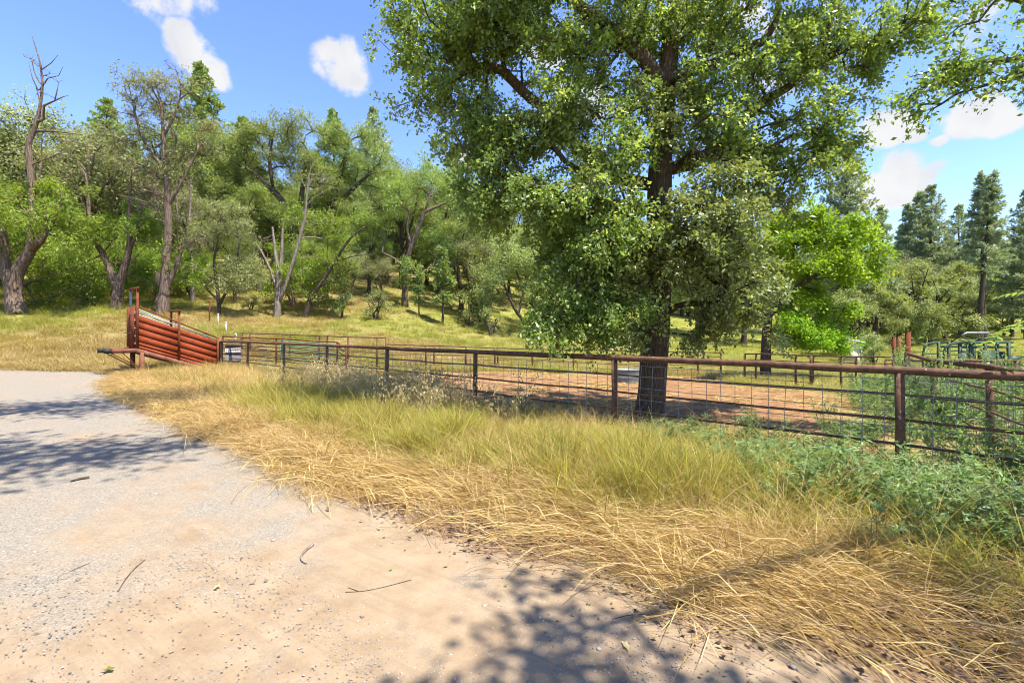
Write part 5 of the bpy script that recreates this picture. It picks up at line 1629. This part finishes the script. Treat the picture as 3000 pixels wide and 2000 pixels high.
# ------------------------------------------------------------------ grasses, weeds, straw, gravel
M['grass'] = leaf_mat('grass', (.37, .29, .09), (.29, .265, .055), (.165, .2, .035), .42, 1.35, .6, .2, .65)
M['straw'] = leaf_mat('straw', (0.2932, 0.1809, 0.0643), (0.4496, 0.3142, 0.1193), (0.5865, 0.4474, 0.2203), .3, 1.2, .55, .3, .4)
M['oat'] = leaf_mat('oat', (.33, .25, .12), (.46, .37, .2), (.56, .48, .3), .4, 1.2, .6, .2, .3)
M['weed'] = leaf_mat('weed', (0.0958, 0.1639, 0.0574), (0.1596, 0.2403, 0.0889), (0.2873, 0.3605, 0.1672), .38, 1.45, .5, .3, .4)
M['meadow_dry'] = leaf_mat('meadow_dry', (0.2805, 0.1997, 0.085), (0.3655, 0.2805, 0.1232), (0.442, 0.3655, 0.187), .38, 1.2, .6, .2, .35)
M['meadow_green'] = leaf_mat('meadow_green', (0.1672, 0.1848, 0.0396), (0.2552, 0.264, 0.0616), (0.352, 0.3344, 0.1056), .42, 1.35, .6, .2, .35)
M['litter'] = leaf_mat('litter', (.08, .055, .035), (.2, .135, .08), (.36, .26, .15), .15, 1.0, .8, .2, .4)


def blade_set(n, rg, spread, h, width, lean=.35, curve=.6, t0=0.0, t1=1.0, seg=4):
    r = spread * np.sqrt(rg.uniform(0, 1, n))
    a = rg.uniform(0, 6.283, n)
    base = np.stack([r * np.cos(a), r * np.sin(a), np.full(n, -.03)], 1)
    az = a + rg.normal(0, 1.2, n)
    d = np.stack([np.cos(az), np.sin(az), 0 * az], 1)
    L = h * rg.uniform(.5, 1.2, n)
    ln = np.abs(rg.normal(lean, lean * .6, n))
    cv = np.abs(rg.normal(curve, curve * .5, n))
    t = np.linspace(0, 1, seg)
    out = base[:, None] + d[:, None] * (L[:, None] * (ln[:, None] * t + cv[:, None] * t ** 2.2))[..., None]
    out[..., 2] += L[:, None] * (t - .45 * (cv[:, None] * .8) * t ** 3)
    tw = az + rg.uniform(.6, 2.4, n)
    s = np.stack([np.cos(tw), np.sin(tw), 0 * tw], 1)[:, None] * (width * rg.uniform(.6, 1.3, n))[:, None, None] * (1 - t ** 2 * .85)[None, :, None]
    V = np.stack([out - s / 2, out + s / 2], 2).reshape(-1, 3)
    q = np.arange(n)[:, None] * 2 * seg
    F_ = []
    for i in range(seg - 1):
        F_.append(q + np.array([[2 * i, 2 * i + 1, 2 * i + 3, 2 * i + 2]]))
    tint = np.repeat(rg.uniform(t0, t1, n), 2 * seg)
    return V, np.concatenate(F_), tint, out


def stalk_set(n, rg, L0, width, spread, angj=.25, zmax=.1, seg=4):
    """Fallen stalks lying roughly along x, crossing and bowing over one another."""
    c = rg.normal(0, 1, (n, 3)) * np.array([spread * 1.2, spread * .55, 0])
    L = L0 * rg.uniform(.5, 1.25, n)
    a = rg.normal(0, angj, n) + np.where(rg.uniform(0, 1, n) < .12, rg.uniform(-1.6, 1.6, n), 0)
    t = np.linspace(-.5, .5, seg)
    d = np.stack([np.cos(a), np.sin(a), 0 * a], 1)
    p = np.stack([-np.sin(a), np.cos(a), 0 * a], 1)
    out = c[:, None] + d[:, None] * (L[:, None] * t)[..., None] + p[:, None] * (rg.normal(0, .16, n)[:, None] * L[:, None] * t ** 2)[..., None]
    z0, z1, zb = rg.uniform(0.005, zmax, n), rg.uniform(0.005, zmax, n), rg.uniform(0, zmax * .8, n)
    out[..., 2] = z0[:, None] + (z1 - z0)[:, None] * (t + .5) + zb[:, None] * (1 - 4 * t ** 2)
    ph = rg.uniform(0, 3.14, n)
    s = (p * np.cos(ph)[:, None] + np.array([0, 0, 1.0]) * np.sin(ph)[:, None])[:, None] * (width * rg.uniform(.6, 1.4, n))[:, None, None] * np.ones((1, seg, 1))
    V = np.stack([out - s / 2, out + s / 2], 2).reshape(-1, 3)
    q = np.arange(n)[:, None] * 2 * seg
    Fq = np.concatenate([q + np.array([[2 * i, 2 * i + 1, 2 * i + 3, 2 * i + 2]]) for i in range(seg - 1)])
    return V, Fq, np.repeat(rg.uniform(0, 1, n), 2 * seg)


def proto_grass(seed, n, spread, h, width, mat, **kw):
    rg = np.random.default_rng(seed)
    V, Q, t, _ = blade_set(n, rg, spread, h, width, **kw)
    return mesh('tuft', V, Q=Q, mats=mat, tint=t)


def proto_stalks(seed, n, L0, width, spread, mat, **kw):
    rg = np.random.default_rng(seed)
    V, Q, t = stalk_set(n, rg, L0, width, spread, **kw)
    return mesh('stalks', V, Q=Q, mats=mat, tint=t)


def proto_oat(seed, h=.75):
    rg = np.random.default_rng(seed)
    n = 5
    V, Q, t, out = blade_set(n, rg, .07, h, .0055, lean=.15, curve=.3, seg=6)
    Vs, Ts, ts, k = [V], [], [t], len(V)
    for i in range(n):
        for j in range(13):
            q = rg.uniform(.62, 1.0)
            x = q * 5
            i0 = min(int(x), 4)
            c = out[i, i0] + (out[i, i0 + 1] - out[i, i0]) * (x - i0)
            o = rg.normal(0, .03, 3) + np.array([0, 0, -.02])
            c = c + o
            d = unit(np.array([o[0] * 4, o[1] * 4, -1.0]) + rg.normal(0, .25, 3))
            L = rg.uniform(.03, .05)
            w = unit(np.cross(d, rg.normal(0, 1, 3))) * L * .27
            w2 = np.cross(d, w)
            for ww in (w, w2):
                Vs.append(np.array([c, c + d * L * .4 + ww, c + d * L, c + d * L * .4 - ww]))
                Ts.append(np.array([(k, k + 1, k + 2, k + 3)]))
                ts.append(np.full(4, rg.uniform(.3, 1)))
                k += 4
    return mesh('oat', np.vstack(Vs), Q=np.vstack([Q] + Ts), mats=M['oat'], tint=np.concatenate(ts))


def proto_weed(seed, h=.7, nb=9):
    rg = np.random.default_rng(seed)
    b = MB()
    stems = [[(0, 0, -.03), (rg.normal(0, .03), rg.normal(0, .03), h * .5), (rg.normal(0, .08), rg.normal(0, .08), h)]]
    for k in range(nb):
        q = rg.uniform(.12, .85)
        s0 = np.array(stems[0][0]) * (1 - q) + np.array(stems[0][2]) * q
        a = k * 2.4 + rg.uniform(0, .8)
        L = h * rg.uniform(.25, .5) * (1.1 - q * .5)
        d = np.array([math.cos(a), math.sin(a), rg.uniform(.5, 1.4)])
        stems.append([s0, s0 + d * L * .5, s0 + d * L * .85 + np.array([0, 0, .1 * L])])
    for i, s in enumerate(stems):
        s = np.array(s, float)
        b.tube(s, [.0035, .0028, .0012] if i == 0 else [.002, .0016, .001], 3, caps=False, tint=.75)
        n = 22 if i == 0 else 13
        for j in range(n):
            q = rg.uniform(.05, 1) * 2
            i0 = min(int(q), 1)
            c = s[i0] + (s[i0 + 1] - s[i0]) * (q - i0)
            d = unit(rg.normal(0, 1, 3) * np.array([1, 1, .4]) + np.array([0, 0, .5]))
            L = rg.uniform(.03, .085)
            w = unit(np.cross(d, np.array([0, 0, 1.0]) + rg.normal(0, .4, 3))) * L * .13
            b.add([c, c + d * L * .45 + w, c + d * L + np.array([0, 0, -.01]), c + d * L * .45 - w], Q=[(0, 1, 2, 3)], tint=rg.uniform(0, .85))
        c = s[-1]
        for j in range(4):
            d = unit(rg.normal(0, .6, 3) + np.array([0, 0, 1.0]))
            w = unit(np.cross(d, rg.normal(0, 1, 3))) * .004
            b.add([c, c + d * .012 + w, c + d * .024, c + d * .012 - w], Q=[(0, 1, 2, 3)], tint=1.0)
    return b.mesh('weed', M['weed'], tints=True)


def proto_litter(seed, n=60, spread=.35):
    rg = np.random.default_rng(seed)
    c = rg.normal(0, spread * .6, (n, 3))
    c[:, 2] = rg.uniform(.004, .022, n)
    a = rg.uniform(0, 6.28, n)
    d = np.stack([np.cos(a), np.sin(a), rg.normal(0, .25, n)], 1)
    s = np.stack([-np.sin(a), np.cos(a), rg.normal(0, .3, n)], 1)
    L = rg.uniform(.012, .045, n)[:, None]
    w = L * rg.uniform(.12, .45, n)[:, None]
    V = np.stack([c, c + d * L * .5 + s * w, c + d * L, c + d * L * .5 - s * w], 1).reshape(-1, 3)
    return mesh('litter', V, Q=np.arange(n * 4).reshape(-1, 4), mats=M['litter'], tint=np.repeat(rg.uniform(0, 1, n), 4))


def proto_stone(seed):
    rg = np.random.default_rng(seed)
    p = (1 + 5 ** .5) / 2
    V = np.array([(-1, p, 0), (1, p, 0), (-1, -p, 0), (1, -p, 0), (0, -1, p), (0, 1, p), (0, -1, -p), (0, 1, -p), (p, 0, -1), (p, 0, 1), (-p, 0, -1), (-p, 0, 1)], float) / 1.9
    V = V * (1 + rg.normal(0, .16, (12, 1))) * np.array([1.15, .85, .6])
    T = [(0, 11, 5), (0, 5, 1), (0, 1, 7), (0, 7, 10), (0, 10, 11), (1, 5, 9), (5, 11, 4), (11, 10, 2), (10, 7, 6), (7, 1, 8), (3, 9, 4), (3, 4, 2), (3, 2, 6), (3, 6, 8), (3, 8, 9), (4, 9, 5), (2, 4, 11), (6, 2, 10), (8, 6, 7), (9, 8, 1)]
    return mesh('pebble', V, T, mats=M['pebble'])


def pebble_mat():
    m, nt, out = new_mat('pebble')
    oi = nd(nt, 'ShaderNodeObjectInfo')
    c = ramp(nt, oi.outputs['Random'], [(0, (.13, .12, .11)), (.3, (.22, .195, .16)), (.6, (.29, .25, .2)), (.85, (.22, .215, .205)), (1, (.4, .37, .32))])
    b = nd(nt, 'ShaderNodeBsdfPrincipled', {'Base Color': c, 'Roughness': .85, 'Specular IOR Level': .2})
    nt.links.new(b.outputs[0], out.inputs[0])
    return m


M['pebble'] = pebble_mat()
FP, FN = np.array([4.40, 5.43]), np.array([-.682, -.731])


def verge(n, rg, x0, x1, y0, y1):
    """Random points of the strip between road and fence with s = 0 at the road edge and 1 at the fence."""
    x, y = rg.uniform(x0, x1, n), rg.uniform(y0, y1, n)
    f = (x - FP[0]) * FN[0] + (y - FP[1]) * FN[1]
    e = -sdist(x, y, ROAD)
    e = e + .18 * wob(x, y, 1.3)
    k = (e > -.2) & (f > -.6)
    x, y, f, e = x[k], y[k], f[k], e[k]
    return x, y, e / np.maximum(e + np.maximum(f, 0), .05), e, f


def put(name, x, y, pid, protos, rg, s0=.7, s1=1.3, rotz=None, label=None, tilt=.12, zs=None):
    n = len(x)
    s = rg.uniform(s0, s1, n)
    S = np.repeat(s[:, None], 3, 1)
    if zs is not None:
        S = S * np.stack([np.ones(n), np.ones(n), zs], 1)
    R = np.stack([rg.normal(0, tilt, n), rg.normal(0, tilt, n), rg.uniform(0, 6.283, n) if rotz is None else rotz], 1)
    return scatter(name, np.stack([x, y, H(x, y)], 1), R, S, pid, protos, label)


def edge_angle(x, y):
    mid = (ROAD_EDGE[:-1] + ROAD_EDGE[1:]) / 2
    d = ROAD_EDGE[1:] - ROAD_EDGE[:-1]
    ang = np.arctan2(d[:, 1], d[:, 0])
    i = np.argmin((x[:, None] - mid[None, :, 0]) ** 2 + (y[:, None] - mid[None, :, 1]) ** 2, axis=1)
    return ang[i]


def verge_plants():
    rg = np.random.default_rng(101)
    green = [proto_grass(200 + i, 34, .16, .46, .0075, M['grass'], lean=.3, curve=.5) for i in range(4)]
    # yellow-green standing grass
    x, y, s, e, f = verge(60000, rg, -14, 8, 1.2, 21.5)
    left = sstep(-x, 4, 8)
    dens = sstep(s, .14, .42) * (1 - .92 * left * (1 - sstep(s, .66, .9))) * (.3 + .7 * sstep(wob(x, y, 1.4) + .6 * wob(x, y, 3.1), -.7, .5)) * (1 - .6 * sstep(x, 2.2, 4.0)) * sstep(f, -.5, .1)
    k = rg.uniform(0, 1, len(x)) < dens * .72
    zs = (.55 + .55 * sstep(s[k], .12, .4)) * (.85 + .3 * wob(x[k], y[k], .6) + .3 * wob(x[k], y[k], 2.7))
    zs = zs * (1 - .5 * sstep(s[k], .5, .85))
    put('tall_grass', x[k], y[k], rg.integers(0, 4, k.sum()), green, rg, .5, 1.35, label='yellow-green tall grass growing between road and pipe fence', zs=np.clip(zs, .4, 1.4))
    # golden dry standing grass
    dry = [proto_grass(220 + i, 30, .15, .4, .006, M['straw'], lean=.45, curve=.7) for i in range(4)]
    x, y, s, e, f = verge(60000, rg, -17, 8, 1.0, 21.5)
    dens = sstep(e, .05, .5) * (.42 + .58 * (1 - sstep(s, .3, .6) * (1 - sstep(-x, 5, 8)))) * (.25 + .75 * sstep(wob(x, y, 1.1) - .5 * wob(x, y, 2.9), -.4, .5)) * sstep(f, -.4, .2) * (1 - .35 * sstep(x, 2, 4))
    k = rg.uniform(0, 1, len(x)) < dens * .5
    put('dry_grass', x[k], y[k], rg.integers(0, 4, k.sum()), dry, rg, .6, 1.2, label='golden dry grass standing along the road edge', tilt=.25, zs=np.clip(.5 + .6 * sstep(s[k], 0, .6), .4, 1.2))
    # fallen straw, combed along the road edge
    lay = [proto_stalks(240 + i, 44, .5, .0036, .26, M['straw'], zmax=.12, angj=.32) for i in range(4)]
    x, y, s, e, f = verge(42000, rg, -17, 8, .8, 21.5)
    dens = sstep(e, -.1, .2) * (1 - sstep(s, .2, .42) * (1 - .55 * sstep(-x, 3, 7))) * (.35 + .65 * sstep(wob(x, y, 1.1), -.5, .3)) * sstep(f, .1, .5)
    k = rg.uniform(0, 1, len(x)) < dens * .55
    put('fallen_straw', x[k], y[k], rg.integers(0, 4, k.sum()), lay, rg, .6, 1.25, rotz=edge_angle(x[k], y[k]) + rg.normal(0, .32, k.sum()) + .25 * wob(x[k], y[k], .7), label='fallen golden straw combed flat along the dirt road', tilt=.08)
    # wild oats with pale hanging heads
    oats = [proto_oat(260 + i, .8) for i in range(4)]
    x, y, s, e, f = verge(9000, rg, -10, 5, 3, 19)
    dens = sstep(s, .45, .7) * sstep(wob(x, y, 1.2), -.2, .5) * (1 - sstep(x, -1, .3)) * sstep(x, -8, -6.5)
    k = rg.uniform(0, 1, len(x)) < dens * .6
    xs = np.concatenate([x[k], rg.normal(-1.0, .12, 9), rg.normal(.05, .1, 5), rg.normal(-2.9, .25, 10), rg.normal(-4.2, .3, 10)])
    ys = np.concatenate([y[k], rg.normal(8.9, .12, 9), rg.normal(8.3, .1, 5), rg.normal(10.5, .25, 10), rg.normal(11.6, .3, 10)])
    put('wild_oats', xs, ys, rg.integers(0, 4, len(xs)), oats, rg, .85, 1.35, label='pale wild oats with drooping seed heads along the pipe fence')
    # blue-green weeds at the near end of the fence and down the alley
    wd = [proto_weed(280 + i, .4 + .045 * i) for i in range(5)]
    x, y = rg.uniform(-2, 16, 60000), rg.uniform(.8, 15, 60000)
    f = (x - FP[0]) * FN[0] + (y - FP[1]) * FN[1]
    e = -sdist(x, y, ROAD)
    s = e / np.maximum(e + np.maximum(f, 0), .05)
    d1 = sstep(x, 1.7, 3.9) * sstep(s, .3, .62) * (f > -.3)
    alley = (f <= -.3) & (sdist(x, y, CORRAL) < .15) & (x > 4.2) & (y < 13.5)
    dens = np.where(alley, .24, d1 * .7) * (.6 + .4 * sstep(wob(x, y, 1), -.5, .3)) * (e > .1)
    k = rg.uniform(0, 1, len(x)) < dens * .42
    hz = (1 + .9 * (rg.uniform(0, 1, k.sum()) < .07)) * np.where(alley[k], 1.1, 1 - .38 * sstep(s[k], .55, .85))
    put('thistle_weeds', x[k], y[k], rg.integers(0, 5, k.sum()), wd, rg, .55, 1.2, zs=hz, label='blue-green branching thistle weeds round the near end of the pipe fence', tilt=.18)
    # a few green weeds in the corral by the fence
    x, y = rg.uniform(-8, 5, 900), rg.uniform(6, 19, 900)
    f = (x - FP[0]) * FN[0] + (y - FP[1]) * FN[1]
    k = (f < -.05) & (f > -1.2) & (wob(x, y, .9) > .25)
    put('corral_weeds', x[k], y[k], rg.integers(0, 5, k.sum()), wd, rg, .5, .9, label='green weeds just inside the pipe fence')
    # leaf litter on the bare edge
    lit = [proto_litter(300 + i) for i in range(4)]
    x, y, s, e, f = verge(9000, rg, -6, 9, .6, 9)
    dens = sstep(e, -.25, .1) * (1 - sstep(s, .5, .8)) * sstep(x, -2.5, .5)
    k = rg.uniform(0, 1, len(x)) < dens * .6
    put('leaf_litter', x[k], y[k], rg.integers(0, 4, k.sum()), lit, rg, .7, 1.3, label='brown leaf litter and broken stems at the road edge', tilt=.02)


verge_plants()


def meadows():
    rg = np.random.default_rng(131)
    P_ = [proto_grass(320 + i, 46, .36, .3, .016, M['meadow_dry'], lean=.6, curve=.8, seg=3) for i in range(3)] + [proto_grass(330 + i, 46, .36, .34, .016, M['meadow_green'], lean=.5, curve=.7, seg=3) for i in range(3)]
    n = 90000
    y = 19 + 62 * rg.uniform(0, 1, n) ** 1.5
    x = rg.uniform(-1.7, 1.5, n) * y
    keep = (sdist(x, y, ROAD) < -.1) & (sdist(x, y, CORRAL) < -.2)
    f = (x - FP[0]) * FN[0] + (y - FP[1]) * FN[1]
    keep &= (f < -.3) | (y > 20.8) | (x < -13.6)
    keep &= rg.uniform(0, 1, n) < np.clip(1.2 - y / 80, .25, 1)
    x, y = x[keep][:21000], y[keep][:21000]
    g = greenness(x, y) + rg.normal(0, .16, len(x))
    pid = rg.integers(0, 3, len(x)) + np.where(g > .5, 3, 0)
    put('meadow_grass', x, y, pid, P_, rg, .8, 1.35, label='dry yellow-green grass of the sloping meadow', tilt=.1, zs=.55 + .75 * np.clip(wob(x, y, .5) * .5 + .5, 0, 1))
    # the near grass between corral and pasture, sparse
    x, y = rg.uniform(5, 26, 9000), rg.uniform(9, 34, 9000)
    keep = (sdist(x, y, CORRAL) < -.2) & (x > 5 + .3 * (y - 9)) & (np.abs(x) < 1.15 * y)
    x, y = x[keep][:3500], y[keep][:3500]
    pid = rg.integers(0, 3, len(x)) + np.where(rg.uniform(0, 1, len(x)) < .6, 3, 0)
    put('pasture_grass', x, y, pid, P_, rg, .6, 1.1, label='green and dry grass of the pasture beyond the corral')
    # straw trampled into the corral
    S_ = [proto_stalks(340 + i, 46, .2, .0075, .3, M['straw'], angj=1.2, zmax=.03, seg=3) for i in range(3)]
    x, y = rg.uniform(-7, 11, 16000), rg.uniform(6, 24, 16000)
    sd = sdist(x, y, CORRAL)
    dens = np.where(sd > -.4, .08 + .92 * sstep(wob(x, y, .55) + .5 * wob(x, y, 1.7), .1, .7), 0) * (.5 + .5 * (1 - sstep(y, 9, 13)))
    k = rg.uniform(0, 1, len(x)) < dens * .16
    put('corral_straw', x[k], y[k], rg.integers(0, 3, k.sum()), S_, rg, .7, 1.3, label='trampled straw strewn over the red corral dirt', tilt=.02)


meadows()


def gravel():
    rg = np.random.default_rng(151)
    st = [proto_stone(400 + i) for i in range(6)]
    n = 52000
    y = 1.9 + 12 * rg.uniform(0, 1, n) ** 2.2
    x = rg.uniform(-1.15, .6, n) * (y + .3) - .2
    k = (sdist(x, y, ROAD) > .05) & (rg.uniform(0, 1, n) < .2 + .8 * sstep(wob(x, y, .9) + .35 * wob(x, y, 2.3) + .35 * sstep(-x, -.5, 3), -.1, .7))
    x, y = x[k], y[k]
    n = len(x)
    s = .0026 + .005 * rg.uniform(0, 1, n) ** 3 + np.where(rg.uniform(0, 1, n) < .006, rg.uniform(.006, .014, n), 0)
    R = np.stack([rg.normal(0, .3, n), rg.normal(0, .3, n), rg.uniform(0, 6.28, n)], 1)
    scatter('gravel', np.stack([x, y, H(x, y) + s * .15], 1), R, np.repeat(s[:, None], 3, 1), rg.integers(0, 6, n), st, 'loose grey and white gravel on the dirt road')


gravel()


def sticks():
    def g(px, py):
        Y = EYE * F / (py - 970)
        x = (px - 1500) / F * Y
        return np.array([x, Y, H(x, Y)])
    data = [([(422, 1642), (392, 1668), (366, 1700), (345, 1733)], .0045, 'bark_pale', 'long bent brown twig lying alone on the pale gravel', None),
            ([(262, 1650), (232, 1662), (202, 1676)], .003, 'bark_pale', 'short straight twig on the gravel beside the long bent one', None),
            ([(917, 1598), (895, 1615), (882, 1632), (886, 1646), (897, 1652)], .011, 'deadwood', 'curved grey hook of dead wood on the road', None),
            ([(1205, 1700), (1120, 1722), (1060, 1733), (1012, 1735)], .0045, 'bark_dark', 'forked dark twig lying across the pink dust', [(1050, 1733), (1020, 1722)]),
            ([(1075, 1487), (1110, 1470), (1130, 1490)], .006, 'bark_dark', 'dark broken stick at the straw edge of the road', None),
            ([(262, 1402), (235, 1406), (208, 1413)], .018, 'bark_dark', 'flat dark piece of bark near the shade on the road', None),
            ([(1795, 1815), (1840, 1803), (1900, 1800)], .003, 'bark_dark', 'thin twig at the edge of the shade near the leaf litter', None)]
    for pts, r, m, lab, fork in data:
        b = MB()
        Q = np.array([g(*p) for p in pts])
        o = Q[0].copy()
        Q[:, 2] += r * .8
        S = smooth_line(np.hstack([Q, np.full((len(Q), 1), r)]), .04)
        b.tube(S[:, :3] - o, np.linspace(r, r * .55, len(S)), 7)
        if fork:
            W_ = np.array([g(*p) for p in fork])
            W_[:, 2] += r
            b.tube(W_ - o, [r * .7, r * .3], 6)
        tag(link('stick', b.mesh('stick', M[m], smooth=True), loc=o), lab, 'stick', 'sticks lying on the road')
    # pale fallen leaves
    rg = np.random.default_rng(5)
    for px, py, sz, m, lab in ((1905, 1772, .07, 'oat', 'pale dry lobed leaf lying in the leaf litter'), (1835, 1895, .06, 'oat', 'pale curled leaf lying in the shade on the road'), (1482, 1718, .035, 'weed', 'small green leaf on the pink dust'), (318, 1965, .05, 'grass', 'yellow-green leaf on a twig on the gravel'),
                               (635, 1722, .05, 'straw', 'tan lobed leaf on the gravel'), (1145, 1672, .03, 'weed', 'tiny dark green sprig on the dust')):
        q = g(px, py)
        b = MB()
        n = 10
        a = np.linspace(0, 2 * math.pi, n + 1)[:-1]
        r = sz * .5 * np.where(np.arange(n) % 2, .55, 1.0) * rg.uniform(.8, 1.2, n)
        V = np.stack([np.cos(a) * r * 1.4, np.sin(a) * r * .8, .006 + .012 * rg.uniform(0, 1, n)], 1)
        b.add(np.vstack([V, [(0, 0, .006)]]), T=[(n, i, (i + 1) % n) for i in range(n)], tint=.7)
        tag(link('fallen_leaf', b.mesh('fallen_leaf', M[m], tints=True), loc=q, rot=(0, 0, rg.uniform(0, 6))), lab, 'leaf', 'single leaves lying on the road')


sticks()
